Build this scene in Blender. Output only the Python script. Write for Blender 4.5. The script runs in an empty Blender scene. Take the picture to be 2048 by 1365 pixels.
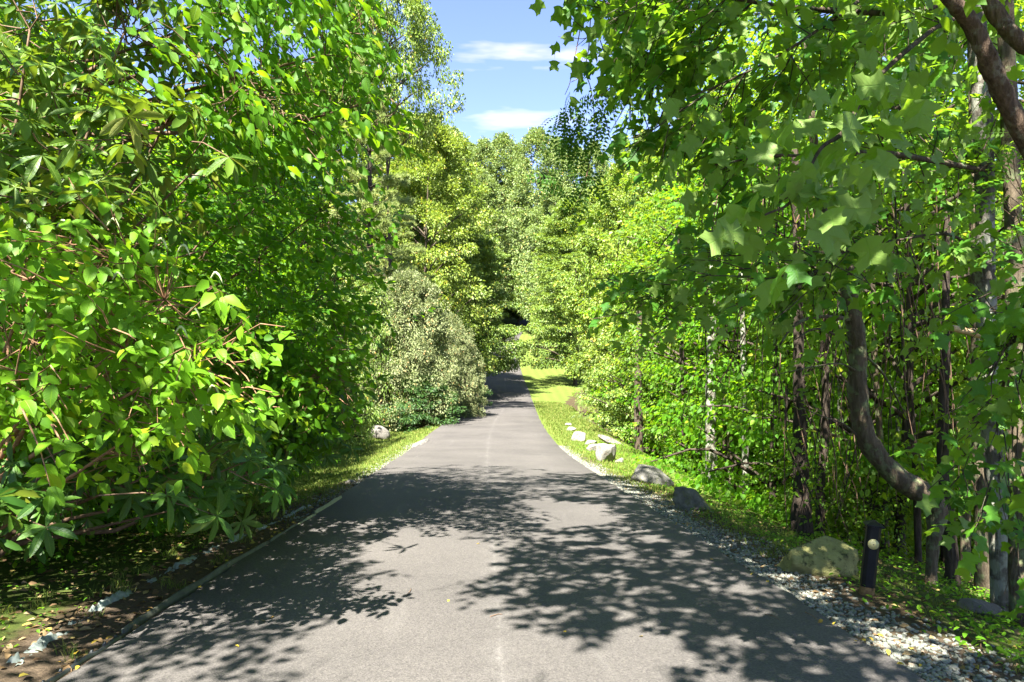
import bpy, math, random
import numpy as np
from mathutils import Matrix, Vector, noise as mnoise

# ------------------------------------------------------------------ camera, sky, sun, exposure
scene = bpy.context.scene
COL = scene.collection
F = 1400.0                                   # focal length in pixels of the 2048 px wide photograph
CAM_H = 1.5
cam_data = bpy.data.cameras.new('camera')
cam_data.sensor_width = 36.0
cam_data.lens = 36.0 * F / 2048.0
cam_data.clip_start = 0.05
cam_data.clip_end = 3000.0
cam = bpy.data.objects.new('camera', cam_data)
cam.location = (0, 0, CAM_H)
cam.rotation_euler = (math.radians(90), 0, 0)
COL.objects.link(cam)
scene.camera = cam

SUN = Vector((-0.22, -0.52, 0.825)).normalized()      # from the place towards the sun
sun_el = math.asin(SUN.z)
sun_rot = math.atan2(SUN.x, SUN.y)
world = bpy.data.worlds.new('World')
scene.world = world
world.use_nodes = True
wn, wl = world.node_tree.nodes, world.node_tree.links
wn.clear()
w_out = wn.new('ShaderNodeOutputWorld')
w_bg = wn.new('ShaderNodeBackground')
w_bg.inputs['Strength'].default_value = 0.056
w_sky = wn.new('ShaderNodeTexSky')
w_sky.sky_type = 'NISHITA'
w_sky.sun_disc = False
w_sky.sun_elevation = sun_el
w_sky.sun_rotation = sun_rot
w_sky.altitude = 1500.0
w_sky.air_density = 1.0
w_sky.dust_density = 0.4
w_sky.ozone_density = 2.6
# thin flat cumulus clouds all round the sky: noise on the direction, stretched sideways
w_tc = wn.new('ShaderNodeTexCoord')
w_map = wn.new('ShaderNodeMapping')
w_map.inputs['Scale'].default_value = (4.0, 4.0, 20.0)
w_map.inputs['Location'].default_value = (3.33, 8.19, 15.3)
w_noi = wn.new('ShaderNodeTexNoise')
w_noi.inputs['Scale'].default_value = 1.15
w_noi.inputs['Detail'].default_value = 4.5
w_noi.inputs['Roughness'].default_value = 0.55
w_rmp = wn.new('ShaderNodeValToRGB')
w_rmp.color_ramp.elements[0].position = 0.60
w_rmp.color_ramp.elements[1].position = 0.84
w_mix = wn.new('ShaderNodeMixRGB')
w_mix.inputs['Color2'].default_value = (6.6, 6.2, 6.5, 1)
w_mul = wn.new('ShaderNodeMath'); w_mul.operation = 'MULTIPLY'; w_mul.inputs[1].default_value = 0.5
wl.new(w_tc.outputs['Generated'], w_map.inputs['Vector'])
wl.new(w_map.outputs['Vector'], w_noi.inputs['Vector'])
wl.new(w_noi.outputs['Fac'], w_rmp.inputs['Fac'])
wl.new(w_rmp.outputs['Color'], w_mul.inputs[0])
wl.new(w_mul.outputs[0], w_mix.inputs['Fac'])
wl.new(w_sky.outputs['Color'], w_mix.inputs['Color1'])
w_bal = wn.new('ShaderNodeMixRGB'); w_bal.blend_type = 'MULTIPLY'; w_bal.inputs['Fac'].default_value = 1.0
w_bal.inputs['Color2'].default_value = (1.0, 0.89, 1.0, 1)          # the camera's white balance for the sky
wl.new(w_mix.outputs['Color'], w_bal.inputs['Color1'])
wl.new(w_bal.outputs['Color'], w_bg.inputs['Color'])
wl.new(w_bg.outputs['Background'], w_out.inputs['Surface'])

sun_data = bpy.data.lights.new('sun', 'SUN')
sun_data.energy = 5.0
sun_data.angle = math.radians(0.53)
sun_data.color = (1.0, 0.95, 0.87)
sun_obj = bpy.data.objects.new('sun', sun_data)
sun_obj.rotation_euler = (-SUN).to_track_quat('-Z', 'Y').to_euler()
COL.objects.link(sun_obj)

scene.view_settings.view_transform = 'Standard'
scene.view_settings.look = 'None'
scene.view_settings.gamma = 1.0
scene.view_settings.use_curve_mapping = False
scene.view_settings.exposure = 2.88
scene.cycles.max_bounces = 12
scene.cycles.diffuse_bounces = 7
scene.cycles.transmission_bounces = 9
scene.cycles.glossy_bounces = 2
scene.cycles.transparent_max_bounces = 4
scene.cycles.caustics_reflective = False
scene.cycles.caustics_refractive = False

random.seed(7)
RS = np.random.RandomState


def P(px, py, Y):
    """A pixel of the 2048 x 1365 photograph at distance Y along the view."""
    return np.array(((px - 1024.0) / F * Y, Y, CAM_H - (py - 682.5) / F * Y))


# ------------------------------------------------------------------ terrain and road profile
_ry = np.array([-60, -20, 0, 8, 14.8, 21.5, 28.4, 36.4, 50, 62, 71, 83, 100, 120, 135, 150, 172, 185, 220, 300, 420, 700.0])
_rz = np.array([5.0, 1.76, 0, -.704, -1.30, -1.87, -2.22, -2.62, -3.42, -3.85, -3.40, -2.74, -2.0, -1.0, .2, 1.8, 4.9, 6.5, 13, 30, 50, 60.0])
_rx = np.array([1.4, .6, .04, -.28, -.58, -.81, -.94, -.92, -.68, -.55, -.72, -1.07, -1.3, -1.5, -1.4, -1.0, .8, 4.0, 16, 30, 30, 30.0])
_yd = np.linspace(-60, 700, 7601)
_k = np.ones(41) / 41.0


def _smooth(v):
    d = np.interp(_yd, _ry, v)
    p = np.pad(d, 40, mode='reflect', reflect_type='odd')
    return np.convolve(np.convolve(p, _k, 'valid'), _k, 'valid')[:len(d)]


_zd, _xd = _smooth(_rz), _smooth(_rx)


def road_z(Y): return np.interp(Y, _yd, _zd)
def road_x(Y): return np.interp(Y, _yd, _xd)


def sstep(a, b, x):
    t = np.clip((x - a) / (b - a), 0, 1)
    return t * t * (3 - 2 * t)


HALF = 2.36


def ground_z(X, Y, detail=True):
    X = np.asarray(X, float); Y = np.asarray(Y, float)
    u = X - road_x(Y)
    z = road_z(Y) - 0.035
    # left: shallow swale, then the hillside
    ul = np.maximum(-u - HALF - 0.05, 0)
    mid = sstep(7, 15, Y) * (1 - sstep(50, 75, Y))
    z = z + 0.05 * sstep(0, 0.5, ul) * (1 - mid)
    z = z - 0.34 * np.exp(-((ul - 1.9) / 1.1) ** 2) * mid
    r = np.maximum(ul - 3.2, 0)
    z = z + 0.30 * np.minimum(r, 14) + 0.16 * np.clip(r - 14, 0, 60)
    # right: verge, then the drop into the wood
    ur = np.maximum(u - HALF - 0.05, 0)
    near = 0.05 * np.minimum(ur, 1.0) + 0.26 * np.clip(ur - 0.8, 0, 12) + 0.12 * np.clip(ur - 12.8, 0, 40)
    middle = 0.05 * np.minimum(ur, 2.4) + 0.48 * np.clip(ur - 2.4, 0, 8) + 0.10 * np.clip(ur - 10.4, 0, 40)
    far = 0.06 * np.minimum(ur, 9) + 0.25 * np.clip(ur - 9, 0, 10)
    a = sstep(11, 20, Y); b = sstep(52, 80, Y); c = sstep(105, 140, Y)
    d = near * (1 - a) + middle * a * (1 - b) + far * b * (1 - c)
    z = z - d
    hl = sstep(122, 165, Y)
    z = z + hl * np.minimum(16, 0.42 * np.maximum(np.abs(u) - 5, 0))
    if detail:
        off = np.minimum(ul + ur, 1.5) / 1.5
        z = z + off * (0.03 * np.sin(X * 2.1 + 1.3 * np.sin(Y * 1.3)) * np.cos(Y * 1.7 + X) + 0.018 * np.sin(X * 5.3 + Y * 3.1) * np.sin(Y * 4.7 - X * 2))
    return z


def gz(x, y): return float(ground_z(np.array([x]), np.array([y]))[0])


# ------------------------------------------------------------------ node helpers and materials
def new_mat(name):
    m = bpy.data.materials.new(name)
    m.use_nodes = True
    nt = m.node_tree
    nt.nodes.clear()
    out = nt.nodes.new('ShaderNodeOutputMaterial')
    return m, nt, nt.nodes, nt.links, out


def principled(nd, rough=0.8, spec=0.3):
    p = nd.new('ShaderNodeBsdfPrincipled')
    p.inputs['Roughness'].default_value = rough
    p.inputs['Specular IOR Level'].default_value = spec
    return p


def ramp(nd, stops):
    r = nd.new('ShaderNodeValToRGB')
    e = r.color_ramp.elements
    while len(e) < len(stops):
        e.new(0.5)
    for i, (p, c) in enumerate(stops):
        e[i].position = p
        e[i].color = (*c, 1) if len(c) == 3 else c
    return r


def noise_node(nd, lk, scale, detail=4, rough=0.55, vec=None):
    n = nd.new('ShaderNodeTexNoise')
    n.inputs['Scale'].default_value = scale
    n.inputs['Detail'].default_value = detail
    n.inputs['Roughness'].default_value = rough
    if vec is not None:
        lk.new(vec, n.inputs['Vector'])
    return n


def bump(nd, lk, height, strength, dist, target):
    b = nd.new('ShaderNodeBump')
    b.inputs['Strength'].default_value = strength
    b.inputs['Distance'].default_value = dist
    lk.new(height, b.inputs['Height'])
    lk.new(b.outputs['Normal'], target)
    return b


VEINED = {}


def leaf_mat(name, lo, hi, under, trans, tf=0.42, rough=0.42, spec=0.4, veined=False, _v=False):
    """A leaf: upper side, paler under side, light passing through."""
    if veined:
        VEINED[name] = leaf_mat(name + '_veined', lo, hi, under, trans, tf, rough, spec, False, True)
    m, nt, nd, lk, out = new_mat(name)
    at = nd.new('ShaderNodeAttribute'); at.attribute_name = 'rnd'
    oi = nd.new('ShaderNodeObjectInfo')
    ad = nd.new('ShaderNodeMath'); ad.operation = 'ADD'
    lk.new(at.outputs['Fac'], ad.inputs[0]); lk.new(oi.outputs['Random'], ad.inputs[1])
    fr = nd.new('ShaderNodeMath'); fr.operation = 'FRACT'
    lk.new(ad.outputs[0], fr.inputs[0])
    mid = tuple(0.5 * (a + b) for a, b in zip(lo, hi))
    old = (hi[0] * 2.0, hi[1] * 1.08, hi[2] * 0.9)
    rp = ramp(nd, [(0.0, lo), (0.5, mid), (0.93, hi), (1.0, old)])
    lk.new(fr.outputs[0], rp.inputs['Fac'])
    ge = nd.new('ShaderNodeNewGeometry')
    mx = nd.new('ShaderNodeMixRGB')
    lk.new(ge.outputs['Backfacing'], mx.inputs['Fac'])
    lk.new(rp.outputs['Color'], mx.inputs['Color1'])
    mx.inputs['Color2'].default_value = (*under, 1)
    p = principled(nd, rough, spec)
    lcol = mx.outputs['Color']
    if _v:
        # midrib and side veins, from the leaf's own coordinates
        tc = nd.new('ShaderNodeTexCoord')
        sx = nd.new('ShaderNodeSeparateXYZ'); lk.new(tc.outputs['Object'], sx.inputs[0])
        ay = nd.new('ShaderNodeMath'); ay.operation = 'ABSOLUTE'; lk.new(sx.outputs['Y'], ay.inputs[0])
        mr = ramp(nd, [(0.006, (1, 1, 1)), (0.020, (0, 0, 0))]); lk.new(ay.outputs[0], mr.inputs['Fac'])
        sv = nd.new('ShaderNodeMath'); sv.operation = 'MULTIPLY_ADD'; sv.inputs[1].default_value = -0.8; lk.new(ay.outputs[0], sv.inputs[0]); lk.new(sx.outputs['X'], sv.inputs[2])
        sf = nd.new('ShaderNodeMath'); sf.operation = 'MULTIPLY'; sf.inputs[1].default_value = 9.0; lk.new(sv.outputs[0], sf.inputs[0])
        fr2 = nd.new('ShaderNodeMath'); fr2.operation = 'PINGPONG'; fr2.inputs[1].default_value = 0.5; lk.new(sf.outputs[0], fr2.inputs[0])
        vr = ramp(nd, [(0.02, (.55, .55, .55)), (0.10, (0, 0, 0))]); lk.new(fr2.outputs[0], vr.inputs['Fac'])
        mxv = nd.new('ShaderNodeMath'); mxv.operation = 'MAXIMUM'; lk.new(mr.outputs['Color'], mxv.inputs[0]); lk.new(vr.outputs['Color'], mxv.inputs[1])
        vm = nd.new('ShaderNodeMath'); vm.operation = 'MULTIPLY'; vm.inputs[1].default_value = 0.55; lk.new(mxv.outputs[0], vm.inputs[0])
        vc = nd.new('ShaderNodeMixRGB'); lk.new(vm.outputs[0], vc.inputs['Fac']); lk.new(lcol, vc.inputs['Color1'])
        vc.inputs['Color2'].default_value = (hi[0] * 1.7, hi[1] * 1.45, hi[2] * 2.2, 1)
        lcol = vc.outputs['Color']
        bump(nd, lk, mxv.outputs[0], 0.35, -0.02, p.inputs['Normal'])
    lk.new(lcol, p.inputs['Base Color'])
    t = nd.new('ShaderNodeBsdfTranslucent')
    tm = nd.new('ShaderNodeMixRGB'); tm.blend_type = 'MULTIPLY'; tm.inputs['Fac'].default_value = 0.5
    tm.inputs['Color1'].default_value = (*trans, 1)
    tb = ramp(nd, [(0.0, (0.55, 0.7, 0.6)), (1.0, (1.0, 1.0, 1.0))])
    lk.new(fr.outputs[0], tb.inputs['Fac'])
    lk.new(tb.outputs['Color'], tm.inputs['Color2'])
    lk.new(tm.outputs['Color'], t.inputs['Color'])
    ms = nd.new('ShaderNodeMixShader'); ms.inputs['Fac'].default_value = tf
    lk.new(p.outputs[0], ms.inputs[1]); lk.new(t.outputs[0], ms.inputs[2])
    lk.new(ms.outputs[0], out.inputs['Surface'])
    return m


def bark_mat(name, c1, c2, lichen=None, lich_amt=0.5, scale=9.0):
    m, nt, nd, lk, out = new_mat(name)
    tc = nd.new('ShaderNodeTexCoord')
    mp = nd.new('ShaderNodeMapping'); mp.inputs['Scale'].default_value = (1, 1, 0.22)
    lk.new(tc.outputs['Object'], mp.inputs['Vector'])
    n1 = noise_node(nd, lk, scale * 3, 6, 0.65, mp.outputs['Vector'])
    rp = ramp(nd, [(0.3, c1), (0.7, c2)])
    lk.new(n1.outputs['Fac'], rp.inputs['Fac'])
    p = principled(nd, 0.9, 0.15)
    col = rp.outputs['Color']
    if lichen:
        n2 = noise_node(nd, lk, scale, 5, 0.6, tc.outputs['Object'])
        r2 = ramp(nd, [(lich_amt - 0.05, (0, 0, 0)), (lich_amt + 0.05, (1, 1, 1))])
        lk.new(n2.outputs['Fac'], r2.inputs['Fac'])
        mx = nd.new('ShaderNodeMixRGB'); mx.inputs['Color2'].default_value = (*lichen, 1)
        lk.new(r2.outputs['Color'], mx.inputs['Fac'])
        lk.new(col, mx.inputs['Color1'])
        col = mx.outputs['Color']
    lk.new(col, p.inputs['Base Color'])
    bump(nd, lk, n1.outputs['Fac'], 1.0, 0.05, p.inputs['Normal'])
    lk.new(p.outputs[0], out.inputs['Surface'])
    return m


def rock_mat(name, c1, c2, patch=None, patch_at=0.5, scale=6.0):
    m, nt, nd, lk, out = new_mat(name)
    tc = nd.new('ShaderNodeTexCoord')
    n1 = noise_node(nd, lk, scale, 8, 0.65, tc.outputs['Object'])
    rp = ramp(nd, [(0.32, c1), (0.68, c2)])
    lk.new(n1.outputs['Fac'], rp.inputs['Fac'])
    col = rp.outputs['Color']
    if patch:
        n2 = noise_node(nd, lk, scale * 1.7, 7, 0.7, tc.outputs['Object'])
        r2 = ramp(nd, [(patch_at - 0.06, (0, 0, 0)), (patch_at + 0.06, (1, 1, 1))])
        lk.new(n2.outputs['Fac'], r2.inputs['Fac'])
        mx = nd.new('ShaderNodeMixRGB'); mx.inputs['Color2'].default_value = (*patch, 1)
        lk.new(r2.outputs['Color'], mx.inputs['Fac'])
        lk.new(col, mx.inputs['Color1'])
        col = mx.outputs['Color']
    p = principled(nd, 0.9, 0.2)
    lk.new(col, p.inputs['Base Color'])
    n3 = noise_node(nd, lk, scale * 6, 8, 0.7, tc.outputs['Object'])
    bump(nd, lk, n3.outputs['Fac'], 0.8, 0.04, p.inputs['Normal'])
    lk.new(p.outputs[0], out.inputs['Surface'])
    return m


def plain_mat(name, c1, c2, rough=0.7, spec=0.3, scale=20.0, bmp=0.2):
    m, nt, nd, lk, out = new_mat(name)
    tc = nd.new('ShaderNodeTexCoord')
    n1 = noise_node(nd, lk, scale, 6, 0.6, tc.outputs['Object'])
    rp = ramp(nd, [(0.3, c1), (0.7, c2)])
    lk.new(n1.outputs['Fac'], rp.inputs['Fac'])
    p = principled(nd, rough, spec)
    lk.new(rp.outputs['Color'], p.inputs['Base Color'])
    if bmp:
        bump(nd, lk, n1.outputs['Fac'], bmp, 0.01, p.inputs['Normal'])
    lk.new(p.outputs[0], out.inputs['Surface'])
    return m


def attr_mat(name, stops, rough=0.8, spec=0.2, tf=0.0, trans=(0.3, 0.4, 0.05)):
    """Colour by the per-piece random value."""
    m, nt, nd, lk, out = new_mat(name)
    at = nd.new('ShaderNodeAttribute'); at.attribute_name = 'rnd'
    oi = nd.new('ShaderNodeObjectInfo')
    ad = nd.new('ShaderNodeMath'); ad.operation = 'ADD'
    lk.new(at.outputs['Fac'], ad.inputs[0]); lk.new(oi.outputs['Random'], ad.inputs[1])
    fr = nd.new('ShaderNodeMath'); fr.operation = 'FRACT'
    lk.new(ad.outputs[0], fr.inputs[0])
    rp = ramp(nd, stops)
    lk.new(fr.outputs[0], rp.inputs['Fac'])
    p = principled(nd, rough, spec)
    lk.new(rp.outputs['Color'], p.inputs['Base Color'])
    if tf:
        t = nd.new('ShaderNodeBsdfTranslucent'); t.inputs['Color'].default_value = (*trans, 1)
        ms = nd.new('ShaderNodeMixShader'); ms.inputs['Fac'].default_value = tf
        lk.new(p.outputs[0], ms.inputs[1]); lk.new(t.outputs[0], ms.inputs[2])
        lk.new(ms.outputs[0], out.inputs['Surface'])
    else:
        lk.new(p.outputs[0], out.inputs['Surface'])
    return m


M = {}
M['clethra'] = leaf_mat('clethra_leaf', (.056, .150, .006), (.125, .270, .010), (.15, .25, .04), (.38, .60, .015), .42, .50, .20, True)
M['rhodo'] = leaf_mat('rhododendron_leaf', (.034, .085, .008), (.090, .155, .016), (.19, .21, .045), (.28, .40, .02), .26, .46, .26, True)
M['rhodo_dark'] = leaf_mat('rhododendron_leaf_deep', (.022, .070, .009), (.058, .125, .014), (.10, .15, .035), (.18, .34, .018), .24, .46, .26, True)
M['silverbell'] = leaf_mat('drooping_leaf', (.032, .100, .005), (.074, .175, .008), (.09, .18, .025), (.34, .60, .012), .42, .52, .16, True)
M['round'] = leaf_mat('round_leaf', (.032, .108, .005), (.078, .190, .008), (.09, .18, .022), (.34, .62, .012), .45, .52, .16)
M['tulip'] = leaf_mat('tulip_tree_leaf', (.030, .110, .012), (.066, .180, .014), (.145, .225, .050), (.30, .52, .018), .42, .50, .22, True)
M['locust'] = leaf_mat('locust_leaf', (.026, .078, .010), (.055, .125, .014), (.08, .14, .04), (.22, .40, .02), .35, .5, .2)
M['wood'] = leaf_mat('woodland_leaf', (.034, .095, .006), (.090, .168, .012), (.09, .165, .03), (.38, .56, .016), .42, .52, .2)
M['oak'] = leaf_mat('broad_tree_leaf', (0.075, 0.141, 0.014), (0.176, 0.251, 0.030), (0.132, 0.185, 0.044), (0.334, 0.458, 0.026), .26, .45, .32)
M['yellow'] = leaf_mat('sunny_tree_leaf', (.098, .160, .020), (.205, .262, .042), (.16, .21, .055), (.40, .52, .035), .28, .45, .3)
M['maple'] = leaf_mat('layered_tree_leaf', (0.070, 0.136, 0.019), (0.167, 0.238, 0.042), (0.123, 0.176, 0.053), (0.317, 0.440, 0.026), .26, .45, .32)
M['far'] = leaf_mat('ridge_tree_leaf', (0.110, 0.172, 0.049), (0.198, 0.255, 0.079), (0.132, 0.185, 0.062), (0.299, 0.405, 0.053), .26, .5, .25)
M['pine'] = leaf_mat('pine_needle', (.180, .235, .070), (.300, .350, .115), (.22, .28, .10), (.34, .42, .09), .25, .5, .25)
M['laurel'] = leaf_mat('laurel_leaf', (.125, .155, .062), (.215, .240, .105), (.16, .18, .085), (.28, .36, .10), .28, .5, .25)
M['evergreen'] = leaf_mat('shrub_leaf_deep', (.022, .066, .016), (.048, .105, .024), (.07, .11, .04), (.16, .30, .03), .25, .48, .3)
M['weed'] = leaf_mat('weed_leaf', (.042, .125, .006), (.092, .205, .010), (.11, .19, .04), (.34, .58, .02), .4, .52, .18)
M['grass'] = attr_mat('grass_blade', [(0, (0.056, 0.096, 0.013)), (.55, (0.100, 0.140, 0.021)), (.9, (0.160, 0.176, 0.036)), (1, (0.208, 0.176, 0.064))], .65, .2, .26, (0.240, 0.304, 0.040))
M['bark'] = bark_mat('brown_bark', (.035, .026, .018), (.105, .080, .055), (.11, .13, .08), .62)
M['bark_dark'] = bark_mat('dark_bark', (.022, .017, .013), (.070, .054, .040))
M['bark_pale'] = bark_mat('lichened_bark', (0.065, 0.056, 0.043), (0.144, 0.130, 0.104), (0.238, 0.245, 0.194), .50, 7)
M['bark_red'] = bark_mat('reddish_bark', (.040, .026, .017), (.165, .115, .078), (.15, .13, .095), .58, 14)
M['bark_curved'] = bark_mat('smooth_brown_bark', (.050, .038, .024), (.135, .108, .072), (.13, .15, .075), .56, 8)
M['dead'] = plain_mat('bare_dead_wood', (.26, .18, .09), (.46, .34, .18), .75, .2, 14)
M['twig'] = plain_mat('twig_bark', (.075, .048, .030), (.170, .110, .070), .85, .15, 30)
M['twig_red'] = plain_mat('young_twig_bark', (.16, .085, .045), (.28, .16, .09), .8, .2, 30)


# ground: lawn, moss, bare soil and woodland floor by zone weights stored on the mesh
def ground_mat():
    m, nt, nd, lk, out = new_mat('ground_soil_moss_grass')
    tc = nd.new('ShaderNodeTexCoord')
    co = tc.outputs['Object']
    zn = nd.new('ShaderNodeAttribute'); zn.attribute_name = 'zone'
    lat = nd.new('ShaderNodeAttribute'); lat.attribute_name = 'lateral'
    sp = nd.new('ShaderNodeSeparateColor'); lk.new(zn.outputs['Color'], sp.inputs['Color'])
    nf = noise_node(nd, lk, 9.0, 8, 0.7, co)
    nm = noise_node(nd, lk, 1.1, 6, 0.6, co)
    nff = noise_node(nd, lk, 55.0, 5, 0.7, co)
    forest = ramp(nd, [(0.30, (0.032, 0.022, 0.013)), (0.52, (0.060, 0.044, 0.024)), (0.72, (0.048, 0.060, 0.019))])
    lk.new(nf.outputs['Fac'], forest.inputs['Fac'])
    lawn = ramp(nd, [(0.30, (.066, .098, .018)), (0.55, (.102, .136, .026)), (0.75, (.150, .165, .042))])
    lk.new(nff.outputs['Fac'], lawn.inputs['Fac'])
    sn = nd.new('ShaderNodeMath'); sn.operation = 'SINE'
    ml = nd.new('ShaderNodeMath'); ml.operation = 'MULTIPLY'; ml.inputs[1].default_value = 6.2
    lk.new(lat.outputs['Fac'], ml.inputs[0]); lk.new(ml.outputs[0], sn.inputs[0])
    stripe = nd.new('ShaderNodeMixRGB'); stripe.blend_type = 'MULTIPLY'
    mr = nd.new('ShaderNodeMapRange'); mr.inputs['From Min'].default_value = -1; mr.inputs['From Max'].default_value = 1
    mr.inputs['To Min'].default_value = 0.0; mr.inputs['To Max'].default_value = 0.45
    lk.new(sn.outputs[0], mr.inputs['Value']); lk.new(mr.outputs[0], stripe.inputs['Fac'])
    lk.new(lawn.outputs['Color'], stripe.inputs['Color1']); stripe.inputs['Color2'].default_value = (.72, .82, .70, 1)
    moss = ramp(nd, [(0.30, (0.021, 0.032, 0.008)), (0.55, (0.044, 0.059, 0.011)), (0.75, (0.060, 0.050, 0.024))])
    lk.new(nf.outputs['Fac'], moss.inputs['Fac'])
    dirt = ramp(nd, [(0.3, (0.036, 0.028, 0.019)), (0.7, (0.104, 0.076, 0.050))])
    lk.new(nff.outputs['Fac'], dirt.inputs['Fac'])

    def edge(src):
        # break the zone border with noise
        a = nd.new('ShaderNodeMath'); a.operation = 'ADD'; lk.new(src, a.inputs[0])
        s = nd.new('ShaderNodeMath'); s.operation = 'MULTIPLY_ADD'; s.inputs[1].default_value = 1.6; s.inputs[2].default_value = -0.8
        lk.new(nm.outputs['Fac'], s.inputs[0]); lk.new(s.outputs[0], a.inputs[1])
        r = ramp(nd, [(0.38, (0, 0, 0)), (0.62, (1, 1, 1))]); lk.new(a.outputs[0], r.inputs['Fac'])
        return r.outputs['Color']
    col = forest.outputs['Color']
    for src, c in ((sp.outputs['Green'], moss.outputs['Color']), (sp.outputs['Red'], stripe.outputs['Color']), (sp.outputs['Blue'], dirt.outputs['Color'])):
        mx = nd.new('ShaderNodeMixRGB')
        lk.new(edge(src), mx.inputs['Fac']); lk.new(col, mx.inputs['Color1']); lk.new(c, mx.inputs['Color2'])
        col = mx.outputs['Color']
    p = principled(nd, 0.95, 0.1)
    lk.new(col, p.inputs['Base Color'])
    bump(nd, lk, nf.outputs['Fac'], 0.7, 0.05, p.inputs['Normal'])
    lk.new(p.outputs[0], out.inputs['Surface'])
    return m


def asphalt_mat():
    m, nt, nd, lk, out = new_mat('worn_asphalt')
    uv = nd.new('ShaderNodeUVMap')
    sx = nd.new('ShaderNodeSeparateXYZ'); lk.new(uv.outputs['UV'], sx.inputs[0])
    tc = nd.new('ShaderNodeTexCoord'); co = tc.outputs['Object']
    grit = noise_node(nd, lk, 70.0, 4, 0.85, co)
    vor = nd.new('ShaderNodeTexVoronoi'); vor.inputs['Scale'].default_value = 85.0; lk.new(co, vor.inputs['Vector'])
    big = noise_node(nd, lk, 0.55, 5, 0.6, co)
    med = noise_node(nd, lk, 3.2, 6, 0.65, co)
    rp = ramp(nd, [(0.25, (.041, .039, .037)), (0.75, (.096, .091, .086))])
    a1 = nd.new('ShaderNodeMath'); a1.operation = 'MULTIPLY_ADD'; a1.inputs[1].default_value = 1.3; a1.inputs[2].default_value = -0.15
    lk.new(grit.outputs['Fac'], a1.inputs[0])
    lk.new(a1.outputs[0], rp.inputs['Fac'])
    stone = ramp(nd, [(0.0, (0.62, 0.60, 0.60)), (0.55, (1.12, 1.10, 1.08)), (1.0, (1.35, 1.3, 1.25))])
    lk.new(vor.outputs['Color'], stone.inputs['Fac'])
    c1 = nd.new('ShaderNodeMixRGB'); c1.blend_type = 'MULTIPLY'; c1.inputs['Fac'].default_value = 0.7
    lk.new(rp.outputs['Color'], c1.inputs['Color1']); lk.new(stone.outputs['Color'], c1.inputs['Color2'])
    worn = ramp(nd, [(0.30, (.80, .79, .78)), (0.70, (1.13, 1.11, 1.09))])
    lk.new(big.outputs['Fac'], worn.inputs['Fac'])
    c2 = nd.new('ShaderNodeMixRGB'); c2.blend_type = 'MULTIPLY'; c2.inputs['Fac'].default_value = 1.0
    lk.new(c1.outputs['Color'], c2.inputs['Color1']); lk.new(worn.outputs['Color'], c2.inputs['Color2'])
    # the joint between the two paved lanes: a pale wavering line
    wob = nd.new('ShaderNodeMath'); wob.operation = 'MULTIPLY_ADD'; wob.inputs[1].default_value = 0.14; wob.inputs[2].default_value = -0.13
    lk.new(med.outputs['Fac'], wob.inputs[0])
    ad = nd.new('ShaderNodeMath'); ad.operation = 'ADD'; lk.new(sx.outputs['X'], ad.inputs[0]); lk.new(wob.outputs[0], ad.inputs[1])
    ab = nd.new('ShaderNodeMath'); ab.operation = 'ABSOLUTE'; lk.new(ad.outputs[0], ab.inputs[0])
    ln = ramp(nd, [(0.0, (.55, .55, .55)), (0.010, (.3, .3, .3)), (0.03, (.16, .16, .16)), (0.14, (0, 0, 0))])
    lk.new(ab.outputs[0], ln.inputs['Fac'])
    lm = nd.new('ShaderNodeMath'); lm.operation = 'MULTIPLY'; lk.new(ln.outputs['Color'], lm.inputs[0])
    brk = ramp(nd, [(0.42, (.0, .0, .0)), (0.6, (.65, .65, .65))]); lk.new(med.outputs['Fac'], brk.inputs['Fac'])
    lk.new(brk.outputs['Color'], lm.inputs[1])
    c3 = nd.new('ShaderNodeMixRGB'); lk.new(lm.outputs[0], c3.inputs['Fac'])
    lk.new(c2.outputs['Color'], c3.inputs['Color1']); c3.inputs['Color2'].default_value = (.19, .18, .168, 1)
    # scuffs and a few oil drips
    sc = nd.new('ShaderNodeTexNoise'); sc.inputs['Scale'].default_value = 1.0; sc.inputs['Detail'].default_value = 9
    mp = nd.new('ShaderNodeMapping'); mp.inputs['Scale'].default_value = (3.5, .35, 1); lk.new(uv.outputs['UV'], mp.inputs['Vector']); lk.new(mp.outputs['Vector'], sc.inputs['Vector'])
    sr = ramp(nd, [(0.62, (0, 0, 0)), (0.82, (.3, .3, .3))]); lk.new(sc.outputs['Fac'], sr.inputs['Fac'])
    c4 = nd.new('ShaderNodeMixRGB'); lk.new(sr.outputs['Color'], c4.inputs['Fac']); lk.new(c3.outputs['Color'], c4.inputs['Color1']); c4.inputs['Color2'].default_value = (.15, .142, .13, 1)
    dr = nd.new('ShaderNodeTexVoronoi'); dr.inputs['Scale'].default_value = 7.0; lk.new(co, dr.inputs['Vector'])
    dn = ramp(nd, [(0.035, (1, 1, 1)), (0.055, (0, 0, 0))]); lk.new(dr.outputs['Distance'], dn.inputs['Fac'])
    dg = ramp(nd, [(0.55, (0, 0, 0)), (0.66, (.8, .8, .8))]); lk.new(big.outputs['Fac'], dg.inputs['Fac'])
    dm = nd.new('ShaderNodeMath'); dm.operation = 'MULTIPLY'; lk.new(dn.outputs['Color'], dm.inputs[0]); lk.new(dg.outputs['Color'], dm.inputs[1])
    c5 = nd.new('ShaderNodeMixRGB'); lk.new(dm.outputs[0], c5.inputs['Fac']); lk.new(c4.outputs['Color'], c5.inputs['Color1']); c5.inputs['Color2'].default_value = (.03, .027, .024, 1)
    p = principled(nd, 0.82, 0.25)
    lk.new(c5.outputs['Color'], p.inputs['Base Color'])
    bump(nd, lk, vor.outputs['Distance'], 0.5, 0.006, p.inputs['Normal'])
    lk.new(p.outputs[0], out.inputs['Surface'])
    return m


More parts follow.
